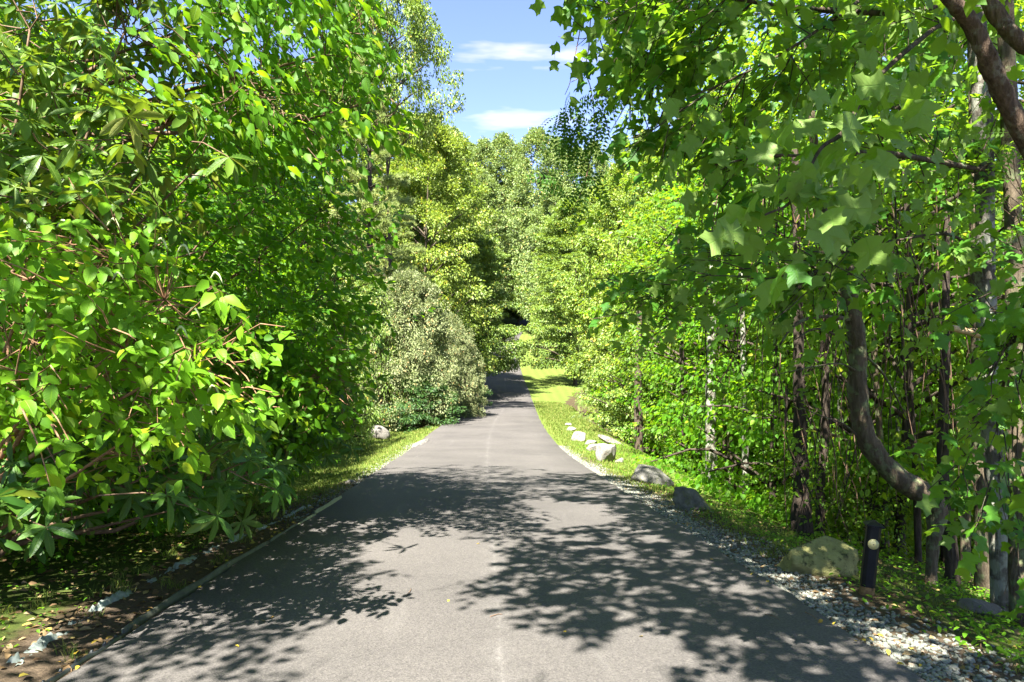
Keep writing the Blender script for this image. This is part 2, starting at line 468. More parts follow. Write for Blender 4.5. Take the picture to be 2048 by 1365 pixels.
M['ground'] = ground_mat()
M['asphalt'] = asphalt_mat()
M['gravel'] = attr_mat('gravel_chip', [(0, (0.068, 0.076, 0.061)), (.5, (0.137, 0.144, 0.119)), (.85, (0.216, 0.216, 0.180)), (1, (0.187, 0.144, 0.101))], .9, .15)
M['litter'] = attr_mat('dry_leaf', [(0, (0.072, 0.043, 0.022)), (.5, (0.158, 0.104, 0.050)), (.8, (0.245, 0.180, 0.094)), (1, (0.302, 0.245, 0.043))], .8, .15, .2, (0.216, 0.144, 0.036))
M['yellow_fall'] = attr_mat('fallen_yellow_leaf', [(0, (0.302, 0.202, 0.022)), (.6, (0.396, 0.302, 0.036)), (1, (0.288, 0.158, 0.036))], .6, .2, .2, (0.360, 0.288, 0.029))


# ------------------------------------------------------------------ mesh helpers
def mesh_np(name, verts, tris, mats, rnd=None, smooth=False, quads=None):
    verts = np.asarray(verts, np.float32)
    me = bpy.data.meshes.new(name)
    me.vertices.add(len(verts))
    me.vertices.foreach_set('co', verts.ravel())
    tris = np.asarray(tris if tris is not None else np.zeros((0, 3)), np.int32).reshape(-1, 3)
    quads = np.asarray(quads if quads is not None else np.zeros((0, 4)), np.int32).reshape(-1, 4)
    nl = len(tris) * 3 + len(quads) * 4
    me.loops.add(nl)
    me.loops.foreach_set('vertex_index', np.concatenate([tris.ravel(), quads.ravel()]).astype(np.int32))
    me.polygons.add(len(tris) + len(quads))
    st = np.concatenate([np.arange(len(tris)) * 3, len(tris) * 3 + np.arange(len(quads)) * 4]).astype(np.int32)
    me.polygons.foreach_set('loop_start', st)
    if smooth:
        me.polygons.foreach_set('use_smooth', np.ones(len(tris) + len(quads), bool))
    if rnd is not None:
        a = me.attributes.new('rnd', 'FLOAT', 'POINT')
        a.data.foreach_set('value', np.asarray(rnd, np.float32))
    for m in (mats if isinstance(mats, (list, tuple)) else [mats]):
        me.materials.append(m)
    me.update(calc_edges=True)
    return me


def link(name, data, parent=None, loc=None, kind=None):
    o = bpy.data.objects.new(name, data)
    COL.objects.link(o)
    if parent is not None:
        o.parent = parent
    if loc is not None:
        o.location = loc
    if kind:
        o['kind'] = kind
    return o


def thing(name, label, cat, loc=(0, 0, 0), group=None, data=None):
    o = link(name, data, None, loc)
    o['label'] = label
    o['category'] = cat
    if group:
        o['group'] = group
    return o


class Acc:
    """Collects geometry for one mesh."""
    def __init__(s):
        s.v, s.t, s.q, s.r, s.n = [], [], [], [], 0

    def add(s, v, t=None, q=None, r=None):
        v = np.asarray(v, float).reshape(-1, 3)
        if len(v) == 0:
            return
        if t is not None and len(t):
            s.t.append(np.asarray(t).reshape(-1, 3) + s.n)
        if q is not None and len(q):
            s.q.append(np.asarray(q).reshape(-1, 4) + s.n)
        s.v.append(v)
        s.r.append(np.zeros(len(v)) if r is None else np.asarray(r, float))
        s.n += len(v)

    def mesh(s, name, mats, smooth=False, off=(0, 0, 0)):
        v = np.concatenate(s.v) - np.asarray(off, float)
        return mesh_np(name, v, np.concatenate(s.t) if s.t else None, mats, np.concatenate(s.r), smooth, np.concatenate(s.q) if s.q else None)


def norm(a):
    a = np.asarray(a, float)
    return a / np.maximum(np.linalg.norm(a, axis=-1, keepdims=True), 1e-9)


def smooth_path(pts, n):
    """Catmull-Rom through the points, n steps a span."""
    p = np.asarray(pts, float)
    p = np.vstack([2 * p[0] - p[1], p, 2 * p[-1] - p[-2]])
    out = []
    for i in range(1, len(p) - 2):
        for t in np.linspace(0, 1, n, endpoint=False):
            a, b, c, d = p[i - 1], p[i], p[i + 1], p[i + 2]
            out.append(0.5 * (2 * b + (c - a) * t + (2 * a - 5 * b + 4 * c - d) * t * t + (3 * b - a - 3 * c + d) * t ** 3))
    out.append(p[-2])
    return np.array(out)


def tube(acc, pts, radii, sides=6, cap=True, rough=0.0, seed=0):
    p = np.asarray(pts, float)
    n = len(p)
    rad = np.interp(np.linspace(0, 1, n), np.linspace(0, 1, len(np.atleast_1d(radii))), np.atleast_1d(radii))
    t = norm(np.gradient(p, axis=0))
    ref = np.array([0.3, 0.9, 0.2]) if abs(t[0][2]) > 0.8 else np.array([0, 0, 1.0])
    a = np.zeros_like(p); prev = norm(np.cross(t[0], ref))
    for i in range(n):
        prev = norm(prev - t[i] * np.dot(prev, t[i]))
        a[i] = prev
    b = np.cross(t, a)
    ang = np.linspace(0, 2 * math.pi, sides, endpoint=False)
    rr = rad[:, None] * np.ones(sides)[None]
    if rough:
        rs = RS(seed)
        rr = rr * (1 + rough * rs.uniform(-1, 1, rr.shape) + rough * 1.2 * np.sin(np.arange(n) * 0.9 + seed)[:, None] * np.sin(ang * 2 + np.arange(n)[:, None] * .3))
    v = p[:, None] + rr[..., None] * (np.cos(ang)[None, :, None] * a[:, None] + np.sin(ang)[None, :, None] * b[:, None])
    v = v.reshape(-1, 3)
    i = np.arange(n - 1)[:, None] * sides; j = np.arange(sides)[None]
    k = (j + 1) % sides
    q = np.stack([i + j, i + k, i + sides + k, i + sides + j], -1).reshape(-1, 4)
    tr = None
    if cap:
        v = np.vstack([v, p[-1] + t[-1] * rad[-1] * .12, p[0]])
        e = (n - 1) * sides
        tr = [[e + jj, e + (jj + 1) % sides, n * sides] for jj in range(sides)] + [[(jj + 1) % sides, jj, n * sides + 1] for jj in range(sides)]
    acc.add(v, tr, q)


# ------------------------------------------------------------------ leaf shapes (x along the leaf, y across, z up)
def _blade(stations, widths, fold, droop, curl=0.0):
    v, t = [], []
    s = np.asarray(stations); w = np.asarray(widths)
    for x, ww in zip(s, w):
        z = -droop * x * x
        if ww < 1e-6:
            v.append((x, 0, z)); continue
        v += [(x, 0, z), (x, ww, z + fold * ww - curl * ww * ww), (x, -ww, z + fold * ww - curl * ww * ww)]
    idx = []; k = 0
    for ww in w:
        if ww < 1e-6:
            idx.append((k, k, k)); k += 1
        else:
            idx.append((k, k + 1, k + 2)); k += 3
    for a, b in zip(idx, idx[1:]):
        for side in (1, 2):
            quad = [a[0], b[0], b[side], a[side]]
            if side == 1:
                pass
            else:
                quad = quad[::-1]
            u = []
            for q in quad:
                if q not in u:
                    u.append(q)
            if len(u) == 3:
                t.append(u)
            elif len(u) == 4:
                t += [[u[0], u[1], u[2]], [u[0], u[2], u[3]]]
    return np.array(v, float), np.array(t)


LEAF = {}
LEAF['ovate'] = _blade([0, .18, .42, .68, .88, 1], [0, .20, .29, .24, .10, 0], .28, .28)
LEAF['ovate_s'] = _blade([0, .35, .75, 1], [0, .29, .20, 0], .30, .25)
LEAF['round'] = _blade([0, .25, .6, 1], [0, .32, .32, 0], .22, .22)
LEAF['long'] = _blade([0, .15, .45, .75, .92, 1], [0, .06, .135, .125, .06, 0], .35, .30)
LEAF['long_s'] = _blade([0, .45, .8, 1], [0, .14, .12, 0], .35, .30)
LEAF['diamond'] = _blade([0, .5, 1], [0, .32, 0], .35, .18)
LEAF['kite'] = (np.array([(0, 0, 0), (.5, .32, .11), (1, 0, -.16), (.5, -.32, .11)], float), np.array([[0, 2, 1], [0, 3, 2]]))
LEAF['needle'] = (np.array([(0, -.012, 0), (0, .012, 0), (1, 0, -.12)], float), np.array([[0, 1, 2]]))
_tp = [(0, 0), (-.01, .13), (.05, .30), (.17, .53), (.30, .36), (.44, .29), (.60, .36), (.66, .46), (.76, .40), (.98, .37), (.86, .20), (.80, 0)]
_o = [(x, y) for x, y in _tp] + [(x, -y) for x, y in _tp[-2:0:-1]]
_tv = [(.42, 0, 0)] + [(x, y, .34 * abs(y) - .26 * x * x - .75 * max(0, abs(y) - .24)) for x, y in _o] + [(-.42, .012, .05), (-.42, -.012, .05)]
_tt = [[0, i + 1, (i + 1) % len(_o) + 1] for i in range(len(_o))]
_tt = [[a, c, b] for a, b, c in _tt] + [[1, len(_o) + 1, len(_o) + 2]]
LEAF['tulip'] = (np.array(_tv, float), np.array(_tt))
# pinnate leaf: leaflets in pairs along a stalk
_pv, _pt = [], []
for _i in range(7):
    for _s in (1, -1):
        _x = .12 + _i * .125; _k = len(_pv)
        _l = .20 * (1 - .25 * abs(_i - 3) / 3)
        _pv += [(_x, .01 * _s, -.25 * _x * _x), (_x + .052, _s * _l * .5, -.25 * _x * _x + .01), (_x + .05, _s * _l, -.25 * _x * _x - .02), (_x - .045, _s * _l * .55, -.25 * _x * _x + .01)]
        _pt += [[_k, _k + 1, _k + 2], [_k, _k + 2, _k + 3]] if _s < 0 else [[_k, _k + 2, _k + 1], [_k, _k + 3, _k + 2]]
_k = len(_pv); _pv += [(0, .008, 0), (0, -.008, 0), (1, 0, -.25)]; _pt.append([_k + 1, _k, _k + 2])
LEAF['pinnate'] = (np.array(_pv, float), np.array(_pt))


def _fix_up(k):
    v, t = LEAF[k]
    a, b, c = v[t[:, 0]], v[t[:, 1]], v[t[:, 2]]
    nz = np.cross(b - a, c - a)[:, 2]
    t = t.copy(); t[nz < 0] = t[nz < 0][:, ::-1]
    LEAF[k] = (v, t)


for _kk in list(LEAF):
    _fix_up(_kk)


def frames(d, n):
    d = norm(d)
    y = norm(np.cross(n, d))
    z = np.cross(d, y)
    return d, y, z


def scatter(kind, pos, d, n, size, rs, width=None):
    """Many leaves at once: positions, directions, up-normals, lengths -> verts, tris, rnd."""
    tv, tt = LEAF[kind]
    x, y, z = frames(d, n)
    N, k = len(pos), len(tv)
    s = np.asarray(size, float).reshape(-1, 1, 1) * np.ones((N, 1, 1))
    w = 1.0 if width is None else np.asarray(width, float).reshape(-1, 1, 1)
    loc = tv[None] * np.ones((N, 1, 1))
    v = pos[:, None] + s * (loc[..., 0:1] * x[:, None] + w * loc[..., 1:2] * y[:, None] + loc[..., 2:3] * z[:, None])
    t = tt[None] + (np.arange(N) * k)[:, None, None]
    r = np.repeat(rs.uniform(0, 0.9999, N), k)
    return v.reshape(-1, 3), t.reshape(-1, 3), r


def sprays(base, d, K, L, rs, spread=50, nrm_bias=(0, 0, 1), nrm_rand=.45, droop=.25):
    """Twigs with alternate leaves: returns leaf pos, dir, normal (len(base)*K)."""
    N = len(base)
    d = norm(d)
    up = norm(np.asarray(nrm_bias, float) + rs.normal(0, nrm_rand, (N, 3)))
    side = norm(np.cross(up, d))
    L = np.asarray(L, float) * np.ones(N)
    t = (np.arange(K) + .6) / K
    pos = base[:, None] + d[:, None] * (L[:, None] * t)[..., None] + np.array([0, 0, -1.0]) * (droop * L[:, None] * t * t)[..., None]
    sg = np.where(np.arange(K) % 2 == 0, 1.0, -1.0)
    an = np.radians(spread) * (1 - .75 * t ** 3)
    dr = d[:, None] * np.cos(an)[None, :, None] + side[:, None] * (np.sin(an) * sg)[None, :, None]
    dr = dr + rs.normal(0, .22, dr.shape) + np.array([0, 0, -droop])
    nm = up[:, None] + rs.normal(0, .30, dr.shape)
    return pos.reshape(-1, 3), norm(dr).reshape(-1, 3), norm(nm).reshape(-1, 3)


def whorls(center, axis, K, rs, open_lo=55, open_hi=115):
    """Rosettes of leaves round a shoot tip."""
    N = len(center)
    a = norm(axis)
    ref = np.where(np.abs(a[:, 2:3]) > .9, np.array([[1.0, 0, 0]]), np.array([[0, 0, 1.0]]))
    e1 = norm(np.cross(a, ref)); e2 = np.cross(a, e1)
    ph = (np.arange(K) * 2 * math.pi / K)[None] + rs.uniform(0, 6.28, (N, 1)) + rs.normal(0, .22, (N, K))
    op = np.radians(rs.uniform(open_lo, open_hi, (N, K)))
    rad = np.cos(ph)[..., None] * e1[:, None] + np.sin(ph)[..., None] * e2[:, None]
    d = rad * np.sin(op)[..., None] + a[:, None] * np.cos(op)[..., None] + np.array([0, 0, -.22])
    n = a[:, None] * np.sin(op)[..., None] - rad * np.cos(op)[..., None] + np.array([0, 0, .25])
    pos = np.repeat(center[:, None], K, 1)
    return pos.reshape(-1, 3), norm(d).reshape(-1, 3), norm(n).reshape(-1, 3)


def in_poly(x, y, poly):
    p = np.asarray(poly, float)
    c = np.zeros(len(x), bool)
    j = len(p) - 1
    for i in range(len(p)):
        xi, yi, xj, yj = p[i][0], p[i][1], p[j][0], p[j][1]
        with np.errstate(divide='ignore', invalid='ignore'):
            hit = ((yi > y) != (yj > y)) & (x < (xj - xi) * (y - yi) / (yj - yi) + xi)
        c ^= hit
        j = i
    return c


def region(poly, zlo, zhi, n, rs, zpow=1.0, clump=0, crad=.3):
    """Points seen inside an outline of the photograph, spread over a range of distances (gathered in clumps)."""
    p = np.asarray(poly, float)
    lo, hi = p.min(0), p.max(0)
    out = np.zeros((0, 3))
    want = clump if clump else n
    while len(out) < want:
        x = rs.uniform(lo[0], hi[0], want * 3); y = rs.uniform(lo[1], hi[1], want * 3)
        k = in_poly(x, y, p)
        x, y = x[k], y[k]
        Y = zlo + (zhi - zlo) * rs.uniform(0, 1, len(x)) ** zpow
        out = np.vstack([out, np.stack([(x - 1024) / F * Y, Y, CAM_H - (y - 682.5) / F * Y], -1)])
    out = out[:want]
    if clump:
        i = rs.randint(0, clump, n)
        sc = crad * rs.uniform(.5, 1.3, clump)
        out = out[i] + rs.normal(0, 1, (n, 3)) * sc[i][:, None] * np.array([1, 1, .7])
    # keep above the ground
    g = ground_z(out[:, 0], out[:, 1]) + .12
    out[:, 2] = np.maximum(out[:, 2], g + rs.uniform(0, .15, len(out)))
    return out


LEAF_MESH = {}


def leaf_mesh(kind, mat):
    key = (kind, mat)
    if key not in LEAF_MESH:
        v, t = LEAF[kind]
        LEAF_MESH[key] = mesh_np('leaf_' + kind, v, t, VEINED.get(M[mat].name, M[mat]))
    return LEAF_MESH[key]


CAMP = np.array((0, 0, CAM_H))


def seen(pos, margin=0):
    px = pos[:, 0] / np.maximum(pos[:, 1], .01) * F + 1024
    py = 682.5 - (pos[:, 2] - CAM_H) / np.maximum(pos[:, 1], .01) * F
    return (pos[:, 1] > .5) & (px > -margin) & (px < 2048 + margin) & (py > -margin) & (py < 1365 + margin)


def put_leaves(root, base, kind, kind_low, mat, pos, d, n, size, rs, n_parts=300, name='leaf'):
    """The leaves that show largest become parts, the rest one foliage mesh of kind stuff."""
    dist = np.linalg.norm(pos - CAMP, axis=1)
    size = np.asarray(size, float) * np.ones(len(pos))
    facing = np.abs(np.sum(norm(n) * norm(CAMP - pos), 1)) * .7 + .3
    score = size / dist * facing * np.where(seen(pos), 1, 0)
    order = np.argsort(-score)
    top = order[:n_parts]
    rest = order[n_parts:]
    me = leaf_mesh(kind, mat)
    x, y, z = frames(d[top], n[top])
    for i, k in enumerate(top):
        o = bpy.data.objects.new(name, me)
        s = float(size[k]); q = pos[k] - base
        o.matrix_basis = Matrix(((x[i][0] * s, y[i][0] * s, z[i][0] * s, q[0]), (x[i][1] * s, y[i][1] * s, z[i][1] * s, q[1]), (x[i][2] * s, y[i][2] * s, z[i][2] * s, q[2]), (0, 0, 0, 1)))
        o.parent = root
        COL.objects.link(o)
    if len(rest):
        v, t, r = scatter(kind_low, pos[rest], d[rest], n[rest], size[rest], rs)
        link('foliage', mesh_np('foliage', v - base, t, M[mat], r), root, kind='stuff')


def stems(root, base, targets, name, mat, r0, rs, bends=3, sides=6, start=None, wob=.12, r1=None):
    """Each main branch as its own mesh, from the base to a target point."""
    out = []
    for tg in targets:
        s = np.asarray(start if start is not None else base, float)
        tg = np.asarray(tg, float)
        ln = np.linalg.norm(tg - s)
        pts = [s]
        for k in range(1, bends + 1):
            f = k / (bends + 1)
            q = s + (tg - s) * np.array([f ** 1.3, f ** 1.3, f ** .8])
            pts.append(q + rs.normal(0, wob * ln / (bends + 1), 3))
        pts.append(tg)
        path = smooth_path(pts, 4)
        a = Acc()
        tube(a, path, [r0, r0 * .65, r1 if r1 else r0 * .22], sides, rough=.08, seed=rs.randint(999))
        link(name, a.mesh(name, M[mat], True, base), root)
        out.append(path)
    return out


def twigs(root, base, frm, to, mat, r, rs, name='twigs'):
    a = Acc()
    for k, (s, e) in enumerate(zip(frm, to)):
        ln = np.linalg.norm(e - s)
        if ln > 1.3 or (k % 6 and ln > .4):
            s = e + (s - e) * (.4 / ln) + rs.normal(0, .07, 3)
        m = (s + e) / 2 + rs.normal(0, .06 * np.linalg.norm(e - s), 3)
        tube(a, np.array([s, m, e]), [r, r * .4], 3, cap=False)
    if a.n:
        link(name, a.mesh(name, M[mat], True, base), root, kind='stuff')


# ------------------------------------------------------------------ ground, road
def axis_steps(lo, hi, fine_lo, fine_hi, fine, grow):
    v = list(np.arange(fine_lo, fine_hi, fine))
    s = fine
    x = v[-1]
    while x < hi:
        s *= grow; x += s; v.append(min(x, hi))
    s = fine; x = v[0]; left = []
    while x > lo:
        s *= grow; x -= s; left.append(max(x, lo))
    return np.array(left[::-1] + v)


gx = axis_steps(-240, 240, -7, 7, .16, 1.06)
gy = axis_steps(-60, 690, 2, 24, .2, 1.018)
GX, GY = np.meshgrid(gx, gy)
GXw = GX + road_x(GY)                     # grid follows the road
GZ = ground_z(GXw, GY)
nx, ny = len(gx), len(gy)
i = np.arange(ny - 1)[:, None] * nx + np.arange(nx - 1)[None]
gq = np.stack([i, i + 1, i + nx + 1, i + nx], -1).reshape(-1, 4)
gm = mesh_np('ground', np.stack([GXw, GY, GZ], -1).reshape(-1, 3), None, M['ground'], None, True, gq)
ul = -GX - HALF; ur = GX - HALF
lawn = np.zeros_like(GX)
lawn = np.maximum(lawn, sstep(8, 14, GY) * sstep(-.1, .3, ul) * (1 - sstep(3.0, 4.6, ul)))
lawn = np.maximum(lawn, sstep(9, 16, GY) * sstep(-.15, .15, ur) * (1 - sstep(2.4 + 4 * sstep(60, 90, GY), 3.2 + 8 * sstep(60, 90, GY), ur)))
lawn = np.maximum(lawn, sstep(100, 130, GY) * (1 - sstep(8, 16, np.abs(GX - 3))) * (1 - sstep(180, 200, GY)))
moss = np.maximum((1 - sstep(9, 16, GY)) * sstep(.45, .9, ul) * (1 - sstep(2.6, 5, ul)), .75 * (1 - sstep(10, 18, GY)) * sstep(.6, 1.0, ur) * (1 - sstep(3, 5, ur)))
dirt = np.maximum((1 - sstep(12, 18, GY)) * sstep(-.1, .0, ul) * (1 - sstep(.35, .7, ul)), .6 * (1 - sstep(18, 24, GY)) * sstep(-.1, 0, ur) * (1 - sstep(.5, .8, ur)))
zone = np.stack([lawn, moss, dirt, np.ones_like(lawn)], -1).reshape(-1, 4).astype(np.float32)
za = gm.color_attributes.new('zone', 'FLOAT_COLOR', 'POINT'); za.data.foreach_set('color', zone.ravel())
la = gm.attributes.new('lateral', 'FLOAT', 'POINT'); la.data.foreach_set('value', GX.ravel().astype(np.float32))
ground = link('ground', gm, kind='structure')

ry = np.concatenate([np.arange(-30, 30, .25), np.arange(30, 230, 1.0)])
cross = np.array([-HALF - .10, -HALF, -1.6, -.8, 0, .8, 1.6, HALF, HALF + .10])
rs = RS(3)
RU = np.tile(cross, (len(ry), 1))
jag = rs.normal(0, .012, (len(ry), 2))
RU[:, :2] += jag[:, :1]; RU[:, -2:] += jag[:, 1:]
RYm = np.tile(ry[:, None], (1, len(cross)))
RX = RU + road_x(RYm)
RZ = road_z(RYm) + .012 - .018 * (RU / HALF) ** 2
RZ[:, 0] = road_z(ry) - .10; RZ[:, -1] = road_z(ry) - .10
i = np.arange(len(ry) - 1)[:, None] * len(cross) + np.arange(len(cross) - 1)[None]
rq = np.stack([i, i + 1, i + len(cross) + 1, i + len(cross)], -1).reshape(-1, 4)
rm = mesh_np('road', np.stack([RX, RYm, RZ], -1).reshape(-1, 3), None, M['asphalt'], None, True, rq)
uvl = rm.uv_layers.new(name='UVMap')
li = np.zeros(len(rm.loops), np.int32); rm.loops.foreach_get('vertex_index', li)
uvs = np.stack([RU.ravel()[li], RYm.ravel()[li]], -1).astype(np.float32)
uvl.data.foreach_set('uv', uvs.ravel())
road = link('road', rm, kind='structure')


def on_plane(px, py, side=None):
    """Where the ray through a pixel meets the ground (or the road)."""
    Y = np.linspace(1.5, 220, 8000)
    X = (px - 1024) / F * Y
    Z = CAM_H - (py - 682.5) / F * Y
    g = ground_z(X, Y)
    k = np.argmax(Z <= g)
    return np.array((X[k], Y[k], g[k]))


# ------------------------------------------------------------------ tree templates, copied over the place
def make_template(H, base_h, rx, prof, n_cl, per, cr, ls, kind, leafm, barkm, seed, trunk_r, flat=.5, layered=False, width=None, nl=34):
    """One kind of tree at its natural size: trunk-with-limbs mesh and crown mesh."""
    rs = RS(seed)
    ta = Acc()
    lean = rs.normal(0, .02 * H, 2)
    zt = np.linspace(0, 1, 9)
    tp = np.stack([lean[0] * zt ** 2 + .015 * H * np.sin(zt * 5 + seed), lean[1] * zt ** 2 + .015 * H * np.cos(zt * 4 + seed) - .015 * H, zt * H * .93], -1)
    tp[:, :2] -= tp[0, :2]
    tube(ta, np.vstack([[tp[0] - (0, 0, .8)], tp]), np.concatenate([[trunk_r * 1.5, trunk_r * 1.15], trunk_r * (1 - .93 * zt[1:])]), 7, rough=.05, seed=seed)
    t = rs.uniform(0, 1, n_cl)
    if layered:
        t = (np.floor(t * 11) + .5 + rs.normal(0, .33, n_cl)) / 11
    t = np.clip(t, .01, .995)
    R = np.interp(t, prof[0], prof[1]) * rx
    az = rs.uniform(0, 2 * math.pi, n_cl)
    lob = 1 + .22 * np.sin(az * 3 + seed) * np.cos(t * 9 + seed) + rs.normal(0, .10, n_cl)
    rad = R * lob * np.sqrt(rs.uniform(.18, 1, n_cl))
    cz = base_h + t * (H - base_h)
    trx = np.interp(cz, tp[:, 2], tp[:, 0]); try_ = np.interp(cz, tp[:, 2], tp[:, 1])
    C = np.stack([trx + rad * np.cos(az), try_ + rad * np.sin(az), cz - .10 * rad], -1)
    csz = cr * rs.uniform(.65, 1.35, n_cl) * (1 - .35 * t)
    # limbs
    far = np.argsort(-rad)[:nl * 3]
    for k in rs.choice(far, min(nl, len(far)), replace=False):
        z0 = max(base_h * .8, cz[k] - rad[k] * rs.uniform(.35, .8))
        s = np.array([np.interp(z0, tp[:, 2], tp[:, 0]), np.interp(z0, tp[:, 2], tp[:, 1]), z0])
        m = (s + C[k]) / 2 + rs.normal(0, .05 * rad[k] + .02, 3) + (0, 0, .06 * rad[k])
        rr = trunk_r * (1 - .9 * z0 / H) * .5 + .012
        tube(ta, smooth_path([s, m, C[k]], 3), [rr, rr * .25], 4, cap=False)
    # leaves
    nlf = n_cl * per
    ci = np.repeat(np.arange(n_cl), per)
    dv = norm(rs.normal(0, 1, (nlf, 3)))
    rr = rs.uniform(0, 1, nlf) ** .30
    pos = C[ci] + dv * (csz[ci] * rr)[:, None] * np.array([1, 1, flat])
    outv = norm(np.stack([C[:, 0], C[:, 1], .35 * (C[:, 2] - (base_h + H) / 2)], -1))[ci]
    d = norm(outv * .7 + dv * .7 + rs.normal(0, .35, (nlf, 3)) + (0, 0, -.25))
    n = norm(np.array([0, 0, .55]) + outv * .60 + dv * np.array([.8, .8, .6]) + rs.normal(0, .38, (nlf, 3)))
    v, tt, r = scatter(kind, pos, d, n, ls * rs.uniform(.65, 1.25, nlf), rs)
    return dict(H=H, rx=rx, trunk=ta.mesh('trunk', M[barkm], True), crown=mesh_np('crown', v, tt, M[leafm], r))


def pine_template(seed):
    rs = RS(seed)
    H, rx = 16.0, 3.6
    ta = Acc()
    tube(ta, np.array([[0, 0, -.8], [0, 0, 4], [.1, 0, 9], [.05, .1, H]]), [.24, .2, .12, .03], 7, rough=.04)
    P_, D_ = [], []
    for lv in np.arange(1.2, H - .4, .78):
        f = (lv - 1.2) / (H - 1.6)
        nb = rs.randint(5, 8)
        for b in range(nb):
            az = rs.uniform(0, 6.28); L = rx * (1 - .80 * f ** 1.4) * rs.uniform(.7, 1.12)
            dr = np.array([math.cos(az), math.sin(az), .10 + .25 * f]); dr /= np.linalg.norm(dr)
            tipz = -.06 * L
            s = np.array([0, 0, lv]); e = s + dr * L + (0, 0, tipz)
            tube(ta, np.array([s, (s + e) / 2 + (0, 0, .05 * L), e]), [.035, .01], 4, cap=False)
            nt = int(16 * L) + 5
            tt = rs.uniform(.25, 1, nt) ** .8
            sd = np.array([-dr[1], dr[0], 0])
            off = rs.normal(0, .34, nt) * (1.15 - tt) * L * .55
            pp = s + (e - s) * tt[:, None] + sd * off[:, None] + np.stack([np.zeros(nt), np.zeros(nt), .05 * L * (1 - (2 * tt - 1) ** 2) + rs.normal(0, .05, nt)], -1)
            P_.append(pp); D_.append(norm(dr * .8 + sd * (off / L * 1.4)[:, None] + rs.normal(0, .18, (nt, 3)) + (0, 0, .22)))
    tp = np.concatenate(P_); td = np.concatenate(D_)
    K = 30
    pos = np.repeat(tp, K, 0) - np.repeat(td, K, 0) * rs.uniform(0, .16, (len(tp) * K, 1))
    d = norm(np.repeat(td, K, 0) * .75 + rs.normal(0, .52, (len(tp) * K, 3)))
    n = norm(rs.normal(0, .6, d.shape) + (0, 0, .8))
    v, t, r = scatter('needle', pos, d, n, rs.uniform(.16, .28, len(pos)), rs, width=np.full(len(pos), 4.5))
    return dict(H=H, rx=rx, trunk=ta.mesh('trunk', M['bark_dark'], True), crown=mesh_np('crown', v, t, M['pine'], r))


ROUND = ([0, .15, .4, .7, .9, 1], [.55, .85, 1, .8, .45, .1])
LOWW = ([0, .12, .4, .7, .88, .97, 1], [.70, 1, 1, .88, .62, .32, .1])
SPIRE = ([0, .2, .5, .8, .94, 1], [.7, 1, 1, .8, .5, .15])
BUSH = ([0, .2, .55, .85, 1], [.85, 1, .95, .6, .2])
T = {}
T['oak'] = make_template(15, 1.8, 5.0, ROUND, 330, 130, 1.0, .22, 'kite', 'oak', 'bark', 11, .26)
T['sunny'] = make_template(23, 1.6, 6.2, LOWW, 420, 150, 1.25, .26, 'kite', 'yellow', 'bark', 12, .30)
T['oak_t'] = make_template(24, 3.0, 6.6, ROUND, 420, 150, 1.35, .27, 'kite', 'oak', 'bark', 33, .32)
T['layer'] = make_template(13, 2.2, 4.8, LOWW, 380, 115, .90, .20, 'kite', 'maple', 'bark', 13, .20, .26, True)
T['layer_t'] = make_template(22, 2.6, 5.6, LOWW, 480, 130, 1.05, .24, 'kite', 'maple', 'bark', 34, .26, .3, True)
T['spire'] = make_template(30, 4, 5.2, SPIRE, 380, 100, 1.3, .34, 'kite', 'far', 'bark_pale', 14, .30, .8)
T['spire_b'] = make_template(30, 2, 6.2, ROUND, 420, 100, 1.45, .36, 'kite', 'far', 'bark_pale', 15, .30, .7)
T['open'] = make_template(17, 10.5, 4.8, ROUND, 230, 130, .75, .17, 'kite', 'oak', 'bark', 16, .20, .6)
T['laurel'] = make_template(5.5, .35, 3.0, BUSH, 480, 150, .46, .095, 'kite', 'laurel', 'bark', 17, .10, .7)
T['shrub'] = make_template(3.6, .05, 2.0, BUSH, 170, 55, .36, .16, 'long_s', 'evergreen', 'bark_dark', 18, .06, .6)
T['rbush'] = make_template(4.4, .10, 2.3, BUSH, 230, 60, .42, .15, 'long_s', 'maple', 'bark', 19, .06, .6)
T['under'] = make_template(2.6, .05, 1.5, BUSH, 130, 52, .36, .085, 'ovate_s', 'wood', 'bark_dark', 20, .03, .5)
T['sap'] = make_template(9, 1.0, 2.1, ROUND, 170, 62, .55, .086, 'ovate_s', 'wood', 'bark_dark', 21, .06, .35, True)
T['sap_b'] = make_template(11, 2.0, 2.5, ROUND, 170, 64, .65, .094, 'ovate_s', 'wood', 'bark', 22, .085, .35)
T['sap_c'] = make_template(8, .4, 1.9, LOWW, 170, 60, .50, .080, 'round', 'round', 'bark_dark', 23, .05, .3, True)
T['wall'] = make_template(7, .1, 2.4, BUSH, 230, 50, .45, .12, 'ovate_s', 'silverbell', 'bark_dark', 24, .07, .5)
T['locust_t'] = make_template(9, 1.2, 3.0, LOWW, 130, 16, .60, .42, 'pinnate', 'maple', 'bark', 25, .12, .4)
T['pine'] = pine_template(31)


def plant(tname, name, label, cat, x, y, h=None, w=None, rot=None, group=None, rs=RS(1), sink=0.0):
    tm = T[tname]
    z = gz(x, y) - sink
    o = thing(name, label, cat, (x, y, z), group)
    sz = (h / tm['H']) if h else 1.0
    sx = (w / (2 * tm['rx'])) if w else sz
    o.scale = (sx, sx, sz)
    o.rotation_euler = (0, 0, rot if rot is not None else rs.uniform(0, 6.28))
    link('trunk', tm['trunk'], o)
    link('crown', tm['crown'], o)
    return o


def plant_px(tname, name, label, cat, px, top, Y, wpx, group=None, rot=None):
    x = (px - 1024) / F * Y
    z = gz(x, Y)
    ztop = CAM_H - (top - 682.5) / F * Y
    return plant(tname, name, label, cat, x, Y, max(1.0, ztop - z), wpx * Y / F, rot, group)


